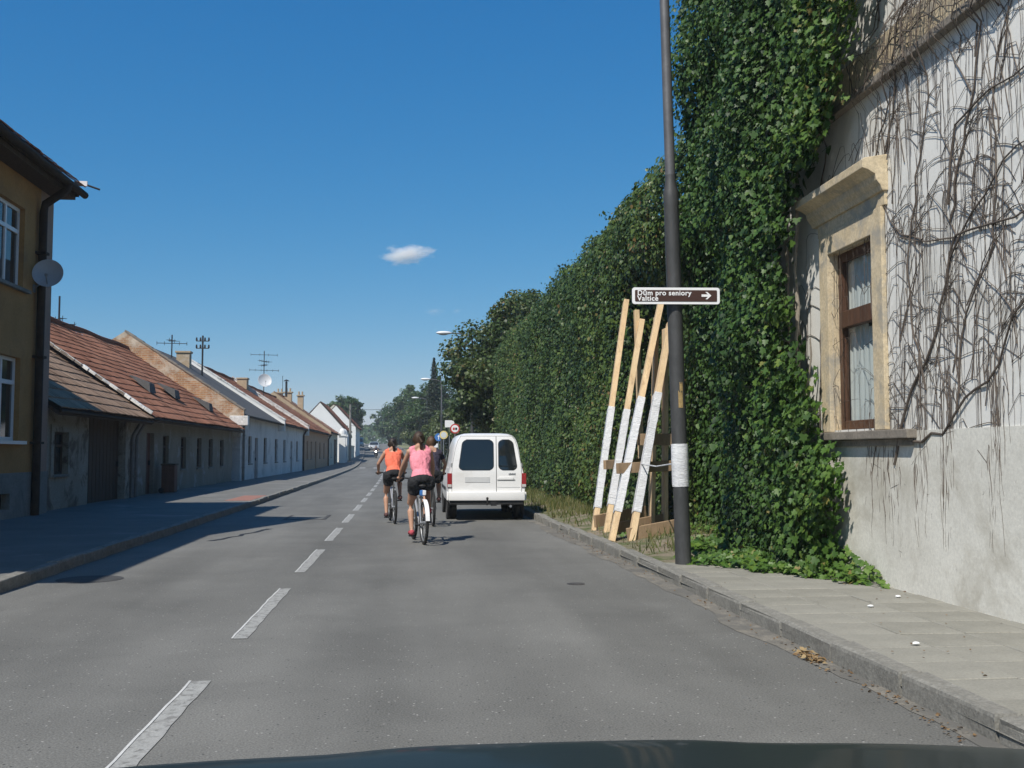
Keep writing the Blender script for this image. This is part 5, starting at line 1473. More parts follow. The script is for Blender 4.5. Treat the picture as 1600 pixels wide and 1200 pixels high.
# ------------------------------------------------------------------ traffic signs on the right
M['sign_red'] = plain('sign_red', (.50, .03, .03), .4, var=.03)
M['sign_blue'] = plain('sign_blue', (.05, .17, .45), .4, var=.03)
M['sign_yellow'] = plain('sign_yellow', (.70, .56, .22), .45, var=.05)
M['sign_back'] = plain('sign_back_grey', (.35, .36, .36), .5, .3)
def disc(r, n=24): return [(r * math.cos(2 * math.pi * i / n), r * math.sin(2 * math.pi * i / n)) for i in range(n)]
def tsign(label, x, y, z, kind, r=.33, cat='traffic sign'):
    z0 = gz(y) + .1
    e = empty('traffic_sign', (x, y, z0), 0, label, cat)
    MB().tube([(0, .05, -.3), (0, .05, z - z0 + r * .7)], .032, 8).build('post', M['metal_grey'], e)
    zc = z - z0
    def pl(nm, pts, y0, y1, m): 
        b = MB(); plate(b, [(a, c + zc) for a, c in pts], y0, y1); return b.build(nm, m, e)
    if kind == 'ban':
        pl('rim', disc(r), -.01, .012, M['sign_red']); pl('face', disc(r * .76), -.016, -.0105, M['sign_white'])
        pl('symbol', [(-r * .45, -r * .28), (-r * .05, -r * .28), (-r * .05, r * .2), (-r * .45, r * .2)], -.022, -.0165, M['sign_red'])
        pl('symbol', [(r * .05, -r * .28), (r * .45, -r * .28), (r * .45, r * .2), (r * .05, r * .2)], -.022, -.0165, M['metal_dark'])
    elif kind == 'blue':
        pl('face', disc(r), -.01, .012, M['sign_blue']); pl('arrow', [(-r * .1, -r * .6), (r * .1, -r * .6), (r * .1, r * .1), (r * .3, r * .1), (0, r * .6), (-r * .3, r * .1), (-r * .1, r * .1)], -.016, -.0105, M['sign_white'])
    elif kind == 'yellow':
        pl('face', disc(r), -.01, .012, M['sign_yellow']); pl('inner', disc(r * .7), -.016, -.0105, M['dish'])
    else:
        pl('face', rrect(r * 2, r * 1.5, .04), -.01, .012, M['sign_white'])
    return e
tsign('round red rimmed ban sign showing above the parked van roof', 2.80 + bend(59), 59.0, 2.78, 'ban', .27)
tsign('white rectangular sign on a post behind the ban sign', 2.95 + bend(68), 68.0, 3.30, 'white', .30)
tsign('pale yellow round sign on a post beside the olive tree', 2.95 + bend(76), 76.0, 2.72, 'yellow', .30)
tsign('blue round sign with white arrow far along the right verge', 3.3 + bend(92), 92.0, 2.80, 'blue', .34)
tsign('small white sign on a post below the blue sign', 2.85 + bend(88), 88.5, 2.05, 'white', .22)

# overhead wires across the street
mb = MB()
for (z, dz) in ((7.9, 0), (5.9, .3)):
    pts = [Vector((-7.0, 127, gz(127) + z - 1.5)).lerp(Vector((4.0 + bend(118), 118, gz(118) + 7.2 - (2 if z < 7 else 0))), t) - Vector((0, 0, .5 * 4 * t * (1 - t))) for t in np.linspace(0, 1, 9)]
    mb = MB().tube(pts, .022, 5); o = mb.build('overhead_wire', M['metal_dark'])
    tag(o, 'upper overhead wire crossing the street from the concrete pole' if z > 7 else 'lower overhead wire crossing the street below the upper one', 'wire')

# ------------------------------------------------------------------ clouds
def cloudmat(dens):
    m, N, L, P = nodes_of('cloud_vapour')
    N.remove(P)
    tc = N.new("ShaderNodeTexCoord")
    pv = N.new("ShaderNodeVolumePrincipled"); pv.inputs["Color"].default_value = (1, 1, 1, 1); pv.inputs["Anisotropy"].default_value = -.15
    ns = noise_node(N, L, tc.outputs["Object"], 2.3, 5, .62)
    ln = N.new("ShaderNodeVectorMath"); ln.operation = 'LENGTH'; L.new(tc.outputs["Object"], ln.inputs[0])
    a = N.new("ShaderNodeMath"); a.operation = 'SUBTRACT'; a.inputs[0].default_value = .62; L.new(ln.outputs["Value"], a.inputs[1])
    b = N.new("ShaderNodeMath"); b.operation = 'SUBTRACT'; L.new(ns.outputs["Fac"], b.inputs[0]); b.inputs[1].default_value = .5
    b2 = N.new("ShaderNodeMath"); b2.operation = 'MULTIPLY'; b2.inputs[1].default_value = 1.7; L.new(b.outputs[0], b2.inputs[0])
    c = N.new("ShaderNodeMath"); c.operation = 'ADD'; L.new(a.outputs[0], c.inputs[0]); L.new(b2.outputs[0], c.inputs[1])
    d = N.new("ShaderNodeMath"); d.operation = 'MULTIPLY'; d.use_clamp = False; d.inputs[1].default_value = dens; L.new(c.outputs[0], d.inputs[0])
    mx = N.new("ShaderNodeMath"); mx.operation = 'MAXIMUM'; mx.inputs[1].default_value = 0; L.new(d.outputs[0], mx.inputs[0])
    L.new(mx.outputs[0], pv.inputs["Density"])
    L.new(pv.outputs[0], N["Material Output"].inputs["Volume"])
    return m
def cloud(label, px, py, w, h, dens, D=3200, tilt=0):
    x = (px - 640) / 1650 * D; z = CAM_H + (708 - py) / 1650 * D
    o = MB().sphere((0, 0, 0), 1.0, 20, 12).build('cloud', cloudmat(dens))
    o.location = (x, D, z); o.scale = (w / 1650 * D / 2 * 1.45, w / 1650 * D / 2 * 1.2, h / 1650 * D / 2 * 1.5)
    o.rotation_euler = (0, tilt, 0)
    tag(o, label, 'cloud', kind=None)
cloud('small bright white cloud alone in the blue sky', 633, 396, 84, 28, .075, tilt=-.08)
cloud('faint wisp of cloud above the trees', 677, 486, 36, 12, .010)
cloud('tiny faint cloud puff next to the wisp', 713, 485, 18, 10, .012)
# ------------------------------------------------------------------ vehicles
M['van_white'] = surf('van_white_paint', (.80, .80, .79), (.86, .86, .85), 2, .35, 40, .03, .02, None, (.62, .60, .56), 1.6, .56, .78)
M['van_white'].node_tree.nodes['Principled BSDF'].inputs['Coat Weight'].default_value = .4
M['tyre'] = plain('tyre_rubber', (.018, .018, .018), .85)
M['rim'] = plain('steel_rim', (.22, .22, .23), .45, .6)
M['black_pl'] = plain('black_plastic', (.02, .02, .021), .6)
M['red_lens'] = plain('red_lens', (.30, .012, .015), .15, coat=.6, var=.05)
M['white_lens'] = plain('clear_lens', (.55, .55, .53), .15, coat=.6, var=.05)
M['orange_lens'] = plain('orange_lens', (.55, .18, .03), .15, coat=.6)
M['car_glass'] = glassy('car_glass', (.012, .016, .018), .04)
M['chrome'] = plain('chrome', (.6, .6, .6), .15, .95, var=.02)

def wheel(parent, c, r=.30, w=.18, n=28, side=1):
    e = MB().lathe([(r * .62, -w / 2), (r * .93, -w / 2), (r, -w * .36), (r, w * .36), (r * .93, w / 2), (r * .62, w / 2)], c, 'x', n).build('tyre', M['tyre'], parent, smooth=50)
    MB().lathe([(0.0, side * w * .30), (r * .25, side * w * .34), (r * .55, side * w * .22), (r * .63, side * w * .42), (r * .63, -side * w * .42)], c, 'x', n).build('rim', M['rim'], e, smooth=40)
    return e

van = empty('van', (1.63, 22.25, 0), 0, 'white panel van parked half along the kerb seen from behind', 'van')
VL, VT = 4.15, 1.84
half = [(0, 1.0), (.30, 1.0), (.46, .994), (.56, .975), (.63, .935), (.675, .87), (.71, .76), (.755, .56), (.80, .45), (.825, .36), (.835, .25), (.825, .12), (.79, .02), (.70, 0)]
zlo = .34
def vtop(y):        # roof height along the length (y = 0 at the rear)
    return float(np.interp(y, [0, .15, .5, 2.2, 2.55, 2.9, 3.35, 3.6, 4.0, 4.15], [1.80, 1.83, 1.84, 1.84, 1.80, 1.50, 1.12, 1.04, .95, .84]))
def vw(y): return float(np.interp(y, [0, .12, .5, 3.2, 3.8, 4.15], [.965, .99, 1, 1, .96, .86]))
def yrear(z): return .0 if z < .98 else .13 * ((z - .98) / .85) ** 1.4
st = [0, .06, .14, .3, .6, 1.2, 1.8, 2.2, 2.4, 2.55, 2.75, 2.95, 3.2, 3.35, 3.6, 3.85, 4.02, 4.15]
mb = MB(); n2 = len(half) * 2 - 1
rows = []
for y in st:
    zt = vtop(y); k = vw(y)
    pr = [(x * k, zlo + (zt - zlo) * t) for x, t in half]
    full = [(-x, z) for x, z in pr[::-1]] + pr[1:]
    lean_ = max(0, 1 - y / .6)
    rows.append([(x, y + yrear(z) * lean_, z) for x, z in full])
for r_ in rows: mb.v += r_
for i in range(len(rows) - 1):
    for j in range(n2 - 1):
        mb.f.append([i * n2 + j, i * n2 + j + 1, (i + 1) * n2 + j + 1, (i + 1) * n2 + j]); mb.m.append(0)
    mb.f.append([i * n2, (i + 1) * n2, (i + 1) * n2 + n2 - 1, i * n2 + n2 - 1]); mb.m.append(1)
for i in (0, len(rows) - 1):
    for j in range(n2 // 2):
        mb.f.append([i * n2 + j, i * n2 + j + 1, i * n2 + n2 - 2 - j, i * n2 + n2 - 1 - j] if j < n2 // 2 - 1 else [i * n2 + j, i * n2 + j + 1, i * n2 + j + 2]); mb.m.append(0)
mb.build('body', [M['van_white'], M['black_pl']], van, smooth=35)
def panel(name, xl, xr, z0, z1, off, th, mat_, parent, n=22, bev=.0, sm=40):
    """panel on the rear face; xl, xr functions of z"""
    b = MB(); zs = [z0 + (z1 - z0) * i / n for i in range(n + 1)]
    A = [(xl(z), yrear(z) - off, z) for z in zs]; B = [(xr(z), yrear(z) - off, z) for z in zs]
    A2 = [(x, y + th, z) for x, y, z in A]; B2 = [(x, y + th, z) for x, y, z in B]
    for i in range(n):
        b.face([A[i], B[i], B[i + 1], A[i + 1]]); b.face([A2[i], A[i], A[i + 1], A2[i + 1]]); b.face([B[i], B2[i], B2[i + 1], B[i + 1]])
    b.face([A[0], B[0], B2[0], A2[0]]); b.face([A[n], B[n], B2[n], A2[n]])
    return b.build(name, mat_, parent, smooth=sm)
def rc(x0, x1, z0, z1, r, edge):
    def f(z):
        d = 0
        if z < z0 + r: d = r - math.sqrt(max(0, r * r - (z0 + r - z) ** 2))
        elif z > z1 - r: d = r - math.sqrt(max(0, r * r - (z - z1 + r) ** 2))
        return (x0 + d) if edge < 0 else (x1 - d)
    return f
def side_x(z): return float(np.interp(z, [.5, .95, 1.18, 1.5, 1.68, 1.76], [.725, .735, .715, .655, .60, .54]))
panel('door_seam', lambda z: -side_x(z) - .012, lambda z: side_x(z) + .012, .588, 1.777, .004, .004, M['sign_back'], van)
panel('centre_seam', lambda z: .19, lambda z: .213, .60, 1.765, .009, .004, M['black_pl'], van)
dl = panel('rear_door', lambda z: -side_x(z), lambda z: .195, .60, 1.765, .014, .018, M['van_white'], van)
drr = panel('rear_door', lambda z: .208, lambda z: side_x(z), .60, 1.765, .014, .018, M['van_white'], van)
def wl(z): return -float(np.interp(z, [1.06, 1.69], [.59, .50]))
def wr(z): return float(np.interp(z, [1.06, 1.69], [.64, .545]))
rL = rc(0, 0, 1.06, 1.69, .09, -1)
panel('window', lambda z: wl(z) + rL(z), lambda z: .135 - rL(z), 1.06, 1.69, .020, .006, M['car_glass'], dl)
panel('window', lambda z: .255 + rL(z), lambda z: wr(z) - rL(z), 1.06, 1.69, .020, .006, M['car_glass'], drr)
panel('window_seal', lambda z: wl(z) - .014 + rL(z), lambda z: .149 - rL(z), 1.048, 1.702, .017, .004, M['black_pl'], dl)
panel('window_seal', lambda z: .241 + rL(z), lambda z: wr(z) + .014 - rL(z), 1.048, 1.702, .017, .004, M['black_pl'], drr)
panel('handle', lambda z: .24, lambda z: .56, .855, .905, .03, .018, M['van_white'], drr, 4)
panel('handle_recess', lambda z: .22, lambda z: .60, .83, .86, .018, .004, M['sign_back'], drr, 4)
panel('lower_swage', lambda z: .22, lambda z: .70, .69, .705, .018, .004, M['dish'], drr, 2)
wp_ = MB().tube([(-.22, .02, 1.04), (-.20, .055, 1.10), (.06, .075, 1.22)], .010, 6); wp_.build('wiper', M['black_pl'], dl)
bd = MB()
for i in range(6): bd.b2((.46 + i * .025, -.021, .955), (.478 + i * .025, -.017, .985 + .008 * (i % 2)))
bd.build('badge', M['metal_grey'], drr)
panel('number_plate', lambda z: -.46, lambda z: .06, .80, .91, .021, .004, M['dish'], dl, 2)
for s in (-1, 1):
    x0, x1 = (s * .735, s * .83)
    a, b_ = min(x0, x1), max(x0, x1)
    lt = panel('tail_light', lambda z: a, lambda z: b_, .70, .99, .022, .12, M['red_lens'], van, 6)
    panel('reversing_lens', lambda z: a + .006, lambda z: b_ - .006, .705, .76, .026, .004, M['white_lens'], lt, 2)
    MB().tube([(s * .742, .02, 1.12), (s * .742, .02, 1.2)], .018, 8).build('hinge', M['sign_back'], van)
bp = MB().b2((-.80, -.07, .42), (.80, .10, .60)); bp.b2((-.84, .0, .42), (-.80, .5, .60)); bp.b2((.80, .0, .42), (.84, .5, .60)); bp.build('bumper', M['van_white'], van, bevel=.03, smooth=40)
MB().b2((-.78, -.03, .33), (.78, .2, .415)).build('bumper_valance', M['black_pl'], van, bevel=.02)
tb = MB().tube([(0, .1, .36), (0, -.10, .34), (0, -.16, .36), (0, -.16, .45)], .02, 8); tb.sphere((0, -.16, .47), .028, 10, 6); tb.b2((.08, -.08, .31), (.2, -.04, .40)); tb.build('tow_bar', M['metal_dark'], van, smooth=40)
MB().tube([(.5, .3, .30), (.5, -.05, .30)], .028, 10).build('exhaust', M['metal_grey'], van)
for s in (-1, 1):
    for y in (.72, 3.38):
        wheel(van, (s * .70, y, .295), .295, .18, side=s)
    mi_ = MB().box((s * .95, 2.62, 1.10), (.16, .09, .18)); mi_.tube([(s * .8, 2.62, 1.05), (s * .9, 2.62, 1.07)], .025, 6); mi_.build('wing_mirror', M['black_pl'], van, bevel=.03)
    sw = MB(); sw.add([(s * .807, 2.0, 1.05), (s * .807, 2.95, 1.05), (s * .735, 2.6, 1.5), (s * .735, 2.0, 1.58)], [(0, 1, 2, 3)]); sw.build('side_window', M['car_glass'], van, clean=False)
    ar_ = MB().torus((s * .80, .72, .30), .335, .03, 'x', 28, 6); ar_.torus((s * .80, 3.38, .30), .335, .03, 'x', 28, 6); ar_.build('wheel_arch', M['black_pl'], van, smooth=True)
    MB().b2((s * .838 - .012, .9, .62), (s * .838 + .012, 3.1, .68)).build('side_rubbing_strip', M['black_pl'], van)
MB().add([(-.60, 2.60, 1.79), (.60, 2.60, 1.79), (.76, 3.36, 1.12), (-.76, 3.36, 1.12)], [(0, 1, 2, 3)]).build('windscreen', M['car_glass'], van, clean=False)

# ------------------------------------------------------------------ bicycles and riders
def bicycle(label, loc, rz, frame_m, fender_m=None, rw=.335):
    e = empty('bicycle', loc, rz, label, 'bicycle')
    for (nm, y, st_) in (('rear_wheel', 0, 0), ('front_wheel', 1.05, .05)):
        t = MB().torus((0, y, rw), rw - .024, .025, 'x', 40, 8).build(nm, M['tyre'], e, smooth=True)
        MB().torus((0, y, rw), rw - .055, .012, 'x', 36, 6).build('rim', M['metal_grey'], t, smooth=True)
        sp = MB()
        for i in range(18):
            a = 2 * math.pi * i / 18
            sp.tube([(.03 * (-1) ** i, y, rw), (0, y + (rw - .06) * math.cos(a), rw + (rw - .06) * math.sin(a))], .0018, 3)
        sp.build('spokes', M['metal_grey'], t)
        MB().tube([(-.05, y, rw), (.05, y, rw)], .028, 10).build('hub', M['metal_grey'], t, smooth=True)
    bb = (0, .43, .28); seat = (0, .27, .88); head = (0, .88, .86); hb = (0, .92, .70)
    f = MB()
    f.tube([bb, (0, .29, .78)], .018, 8); f.tube([(0, .30, .74), head], .017, 8); f.tube([bb, hb], .02, 8); f.tube([hb, head, (0, .86, .92)], .02, 8)
    for s in (-1, 1):
        f.tube([(s * .055, 0, rw), (s * .03, .36, .29)], .01, 6); f.tube([(s * .055, 0, rw), (s * .022, .28, .72)], .009, 6)
        f.tube([(s * .055, 1.05, rw), (s * .05, .97, .62), (s * .03, .92, .70)], .013, 6)
    f.build('frame', frame_m, e, smooth=True)
    MB().tube([(0, .29, .74), seat], .014, 8).build('seat_post', M['chrome'], e, smooth=True)
    sd = MB().sphere((0, .20, .90), (.075, .11, .035), 12, 6); sd.sphere((0, .33, .905), (.03, .12, .022), 10, 6); sd.build('saddle', M['black_pl'], e, smooth=True)
    h = MB().tube([(0, .86, .90), (0, .92, .99)], .014, 8); h.tube([(-.31, .86, 1.0), (-.2, .90, 1.01), (0, .93, .99), (.2, .90, 1.01), (.31, .86, 1.0)], .012, 8)
    for s in (-1, 1): h.tube([(s * .21, .89, 1.01), (s * .32, .855, 1.0)], .018, 8); h.tube([(s * .2, .93, .99), (s * .27, .90, .97)], .006, 5)
    h.build('handlebar', M['black_pl'], e, smooth=True)
    c = MB(); 
    c.lathe([(.0, .045), (.085, .045), (.09, .05), (.085, .055), (0, .055)], bb, 'x', 20)
    c.tube([(-.06, .43, .28), (-.07, .40, .115)], .012, 6); c.tube([(.07, .43, .28), (.08, .46, .445)], .012, 6); c.tube([(-.07, .43, .28), (.07, .43, .28)], .02, 8)
    c.build('crank', M['metal_dark'], e, smooth=True)
    for (x, y, z) in ((-.13, .40, .11), (.14, .46, .445)):
        MB().box((x, y, z), (.09, .08, .022)).build('pedal', M['black_pl'], e)
    if fender_m is not None:
        g = MB(); k = 12
        for i in range(k):
            a, b2_ = R(172 - 85 * i / k), R(172 - 85 * (i + 1) / k); r_ = rw + .028
            g.add([(-.032, r_ * math.cos(a), rw + r_ * math.sin(a)), (.032, r_ * math.cos(a), rw + r_ * math.sin(a)), (.032, r_ * math.cos(b2_), rw + r_ * math.sin(b2_)), (-.032, r_ * math.cos(b2_), rw + r_ * math.sin(b2_))], [(0, 1, 2, 3)])
        g.build('mudguard', fender_m, e, smooth=True)
        b = MB().box((0, -.02, .80), (.05, .05, .075)); b.build('rear_light', M['sign_white'], e, bevel=.01)
        sb = MB().box((0, .17, .79), (.085, .12, .09)); sb.build('saddle_bag', M['sign_blue'], e, bevel=.02)
    return e

def ik(h, a, l1, l2, pole):
    h, a = Vector(h), Vector(a); d = a - h; L_ = min(d.length, (l1 + l2) * .999)
    x = (l1 * l1 - l2 * l2 + L_ * L_) / (2 * L_); y = math.sqrt(max(0, l1 * l1 - x * x))
    u = d.normalized(); p = Vector(pole); p = (p - u * p.dot(u)).normalized()
    return h + u * x + p * y

SKIN = surf('skin', (.42, .235, .155), (.50, .29, .20), 5, .55, 40, .08, .05)
def hairmat(c): return surf('hair', tuple(x * .7 for x in c), tuple(x * 1.3 for x in c), 20, .5, 90, .3, .4, stretch=(6, 6, 1))

def person(label, loc, rz, shirt_m, shorts_m, shoe_m, hair_m, hands, feet, hipz=.97, chest=(0, .46, 1.36), head_c=(0, .60, 1.66), hip_y=.23, sleeve=.55, ponytail=True, short_len=.42, long_leg=False, skin=None):
    """body grown from tubes, remeshed to one surface; clothes are shells lifted off it"""
    skin = skin or SKIN
    e = empty('person', loc, rz, label, 'person')
    pel = Vector((0, hip_y, hipz)); ch = Vector(chest); hd = Vector(head_c) - Vector((0, .01, .03))
    neck0 = ch + Vector((0, .05, .12)); sh = {s: ch + Vector((s * .165, .02, .055)) for s in (-1, 1)}
    hip = {s: pel + Vector((s * .095, .02, -.02)) for s in (-1, 1)}
    bones = []          # name, p, q, r0, r1
    def seg(nm, p, q, r0, r1): bones.append((nm, Vector(p), Vector(q), r0, r1))
    mb = MB()
    # torso as elliptical stations
    sp = [(-.10, .155, .115), (0.0, .175, .135), (.16, .155, .12), (.36, .135, .10), (.58, .15, .11), (.82, .165, .115), (1.0, .155, .10), (1.1, .08, .065)]
    k = 16; b = 0; ax = (ch - pel); up_ = ax.normalized(); fw = Vector((1, 0, 0)).cross(up_) * -1
    for t, w_, d_ in sp:
        c = pel + ax * t
        for j in range(k):
            th = 2 * math.pi * j / k
            mb.v.append(tuple(c + Vector((1, 0, 0)) * w_ * math.cos(th) + fw * d_ * math.sin(th)))
    for i in range(len(sp) - 1):
        for j in range(k): mb.f.append([i * k + j, i * k + (j + 1) % k, (i + 1) * k + (j + 1) % k, (i + 1) * k + j]); mb.m.append(0)
    mb.f.append(list(range(k))); mb.m.append(0); mb.f.append([(len(sp) - 1) * k + j for j in range(k)]); mb.m.append(0)
    seg('pelvis', pel - ax * .1, pel + ax * .22, .16, .15); seg('torso', pel + ax * .22, ch + up_ * .05, .14, .15)
    mb.tube([ch + Vector((0, .02, .04)), neck0, hd + Vector((0, -.02, -.07))], [.075, .056, .052], 10)
    seg('neck', neck0 + Vector((0, 0, .02)), hd + Vector((0, -.02, -.07)), .055, .05)
    for s in (-1, 1): mb.tube([neck0 + Vector((0, -.01, .035)), neck0.lerp(sh[s], .5) + Vector((0, -.01, .018)), sh[s]], [.045, .046, .045], 8)
    # head: skull, jaw, nose, ears
    mb.sphere(hd, (.076, .095, .112), 16, 12); mb.sphere(hd + Vector((0, .03, -.06)), (.058, .062, .062), 12, 8)
    mb.sphere(hd + Vector((0, .098, -.02)), (.014, .022, .026), 8, 6)
    for s in (-1, 1): mb.sphere(hd + Vector((s * .078, -.005, -.015)), (.013, .024, .033), 8, 6)
    seg('head', hd - Vector((0, 0, .02)), hd + Vector((0, 0, .02)), .1, .1)
    for s in (-1, 1):
        wr_ = Vector(hands[s]); el = ik(sh[s], wr_, .275, .255, (s * .8, -.25, -.7))
        mb.sphere(sh[s], .050, 10, 8)
        mb.tube([ch + Vector((s * .07, 0, .03)), sh[s], sh[s].lerp(el, .3), el, el.lerp(wr_, .3), wr_], [.06, .050, .043, .037, .038, .026], 10)
        seg('upper_arm', sh[s], el, .055, .04); seg('fore_arm', el, wr_, .04, .027)
        dirn = (wr_ - el).normalized()
        mb.sphere(wr_ + dirn * .045, (.040, .046, .026), 10, 6)
        # fingers curled over the grip, thumb under it
        for i in range(4):
            fx_ = wr_ + dirn * .07 + Vector((s * (.027 - .018 * i), 0, 0)); ln_ = (.03, .034, .032, .026)[i]
            mb.tube([fx_, fx_ + Vector((0, ln_, .002)), fx_ + Vector((0, ln_ + .012, -.026)), fx_ + Vector((0, ln_ - .008, -.045))], [.0105, .010, .0095, .008], 6)
        tbp = wr_ + dirn * .03 + Vector((-s * .036, 0, -.004)); mb.tube([tbp, tbp + Vector((-s * .014, .03, -.014)), tbp + Vector((-s * .006, .055, -.026))], [.012, .0105, .009], 6)
        seg('hand', wr_, wr_ + dirn * .09, .04, .03)
        an = Vector(feet[s]); kn = ik(hip[s], an, .43, .42, (s * .12, 1, .1))
        mb.sphere(hip[s], .115, 12, 8)
        mb.tube([hip[s] + Vector((0, 0, .03)), hip[s].lerp(kn, .3), hip[s].lerp(kn, .75), kn, kn.lerp(an, .28), kn.lerp(an, .7), an], [.105, .092, .066, .055, .056, .040, .034], 12)
        seg('thigh', hip[s], kn, .1, .06); seg('shin', kn, an, .058, .036)
        mb.sphere(an + Vector((0, -.03, -.045)), (.036, .04, .04), 10, 6)
        mb.tube([an + Vector((0, -.03, -.035)), an + Vector((0, .05, -.045)), an + Vector((0, .13, -.06)), an + Vector((0, .185, -.065))], [.040, .042, .036, .024], 10, flat=.8)
        seg('foot', an + Vector((0, -.04, -.055)), an + Vector((0, .18, -.062)), .04, .03)
    tmp = mb.build('tmp_body', [skin], None, clean=True)
    rm = tmp.modifiers.new('r', 'REMESH'); rm.mode = 'VOXEL'; rm.voxel_size = .0115
    sm_ = tmp.modifiers.new('s', 'SMOOTH'); sm_.iterations = 3; sm_.factor = .5
    bpy.context.view_layer.update()
    me = bpy.data.meshes.new_from_object(tmp.evaluated_get(bpy.context.evaluated_depsgraph_get())); me.name = 'body'
    bpy.data.objects.remove(tmp)
    me.materials.clear(); me.materials.append(skin)
    me.polygons.foreach_set("use_smooth", [True] * len(me.polygons))
    body = bpy.data.objects.new('body', me); link(body, e)
    nv = len(me.vertices); co = np.empty(nv * 3); me.vertices.foreach_get("co", co); co = co.reshape(-1, 3)
    no = np.empty(nv * 3); me.vertices.foreach_get("normal", no); no = no.reshape(-1, 3)
    fs = np.array([list(p.vertices) for p in me.polygons if len(p.vertices) == 4])
    fc = co[fs].mean(1)
    best = np.full(len(fc), 1e9); bi = np.zeros(len(fc), int); bt = np.zeros(len(fc))
    for i, (nm, p, q, r0, r1) in enumerate(bones):
        p_, d = np.array(p), np.array(q - p); t = np.clip(((fc - p_) @ d) / (d @ d), 0, 1)
        dist = np.linalg.norm(fc - p_ - t[:, None] * d, axis=1) - (r0 + (r1 - r0) * t)
        m_ = dist < best; best[m_] = dist[m_]; bi[m_] = i; bt[m_] = t[m_]
    names = np.array([b_[0] for b_ in bones])[bi]
    def shell(nm, mask, off, mat_, parent=e):
        f = fs[mask]
        if not len(f): return None
        u, inv = np.unique(f, return_inverse=True)
        V = co[u] + no[u] * off
        if nm in ('shirt', 'shorts'):      # soft folds in the cloth
            V = V + no[u] * (.016 * (vnoise(co[u][:, 0] * 1.6 + co[u][:, 1], co[u][:, 2] + .6 * np.abs(co[u][:, 0]), 15, 3) - .35) + .007 * (vnoise(co[u][:, 0], co[u][:, 2], 42, 5) - .5))[:, None]
        o = np_mesh(nm, V, inv.reshape(-1, 4), mat_, parent, smooth=True)
        return o
    shirt = (names == 'torso') | ((names == 'pelvis') & (bt > .55)) | ((names == 'upper_arm') & (bt < sleeve) & ((sleeve > .2) | (np.abs(fc[:, 0]) < .165))) | ((names == 'neck') & (bt < .02))
    shirt &= ~((np.abs(fc[:, 0]) < .085) & (((fc - np.array(ch)) @ np.array(up_)) > .045))
    shell('shirt', shirt, .007, shirt_m)
    shell('shorts', ((names == 'pelvis') & (bt <= .62)) | ((names == 'thigh') & (bt < short_len)) | ((names == 'shin') & long_leg), .016, shorts_m)
    shell('shoes', (names == 'foot'), .009, shoe_m)
    # hair cap as a shell of the skull plus a tail
    hm = (names == 'head') & ((fc[:, 1] < hd.y + .035 - .35 * (hd.z + .03 - fc[:, 2]).clip(0)) & (fc[:, 2] > hd.z - .085) | (fc[:, 2] > hd.z + .062))
    hair = shell('hair', hm, .016, hair_m)
    if ponytail:
        t_ = MB().tube([hd + Vector((0, -.095, .05)), hd + Vector((0, -.15, .03)), hd + Vector((.01, -.165, -.05)), hd + Vector((.015, -.15, -.14)), hd + Vector((.015, -.135, -.2))], [.022, .034, .036, .026, .008], 10)
        t_.build('ponytail', hair_m, e, smooth=True)
    # eyes, brows and mouth
    for s in (-1, 1):
        ey = MB().sphere(hd + Vector((s * .031, .083, .004)), (.012, .010, .008), 8, 6); ey.build('eye', M['sign_white'], e, smooth=True)
        MB().sphere(hd + Vector((s * .031, .092, .004)), (.006, .003, .006), 8, 6).build('iris', M['black_pl'], e)
        MB().tube([hd + Vector((s * .016, .092, .024)), hd + Vector((s * .046, .082, .024))], .004, 5).build('eyebrow', hair_m, e)
    MB().tube([hd + Vector((-.022, .088, -.065)), hd + Vector((0, .096, -.064)), hd + Vector((.022, .088, -.065))], .005, 6).build('mouth', M['sign_red'], e)
    return e

cloth = lambda n, c: surf(n, tuple(x * .88 for x in c), tuple(x * 1.1 for x in c), 5, .85, 60, .08, .8, 7, bdist=.05)
M['pink'] = cloth('pink_shirt', (.78, .27, .33)); M['coral'] = cloth('coral_shirt', (.80, .175, .10)); M['blackcl'] = cloth('black_shorts', (.018, .019, .022))
M['navycl'] = cloth('dark_navy_shirt', (.035, .03, .05)); M['redsh'] = cloth('red_pink_shoe', (.42, .07, .09)); M['darksh'] = cloth('dark_shoe', (.10, .05, .05))
M['frame_silver'] = plain('silver_frame', (.45, .46, .48), .3, .5); M['frame_red'] = plain('dark_red_frame', (.12, .02, .02), .35); M['frame_blk'] = plain('black_frame', (.025, .025, .028), .35)
HB, HD, HR = hairmat((.05, .03, .018)), hairmat((.025, .018, .014)), hairmat((.09, .05, .025))
def rider(blabel, plabel, loc, rz, bm, fm, shirt, shoe, hair, **kw):
    bicycle(blabel, loc, rz, bm, fm)
    return person(plabel, loc, rz, shirt, M['blackcl'], shoe, hair, {-1: (-.27, .80, 1.045), 1: (.27, .80, 1.045)}, {-1: (-.135, .37, .21), 1: (.145, .42, .55)}, **kw)
rider('silver bicycle with white rear mudguard under the pink shirted cyclist', 'cyclist in pink shirt and black shorts with red shoes', (.235, 16.5, 0), R(8.5), M['frame_silver'], M['sign_white'], M['pink'], M['redsh'], HB, chest=(0, .44, 1.38), head_c=(0, .57, 1.67), sleeve=.10)
rider('silver grey bicycle under the coral shirted cyclist', 'cyclist in coral orange shirt and black shorts leaning over bars', (-.28, 21.4, 0), R(6), M['frame_silver'], None, M['coral'], M['darksh'], HD, chest=(0, .47, 1.36), head_c=(0, .61, 1.64), sleeve=.10)
rider('black bicycle beside the parked van', 'cyclist in dark shirt squeezed between pink cyclist and van', (.47, 20.6, 0), R(3), M['frame_blk'], None, M['navycl'], M['darksh'], HR, sleeve=.5, ponytail=False)

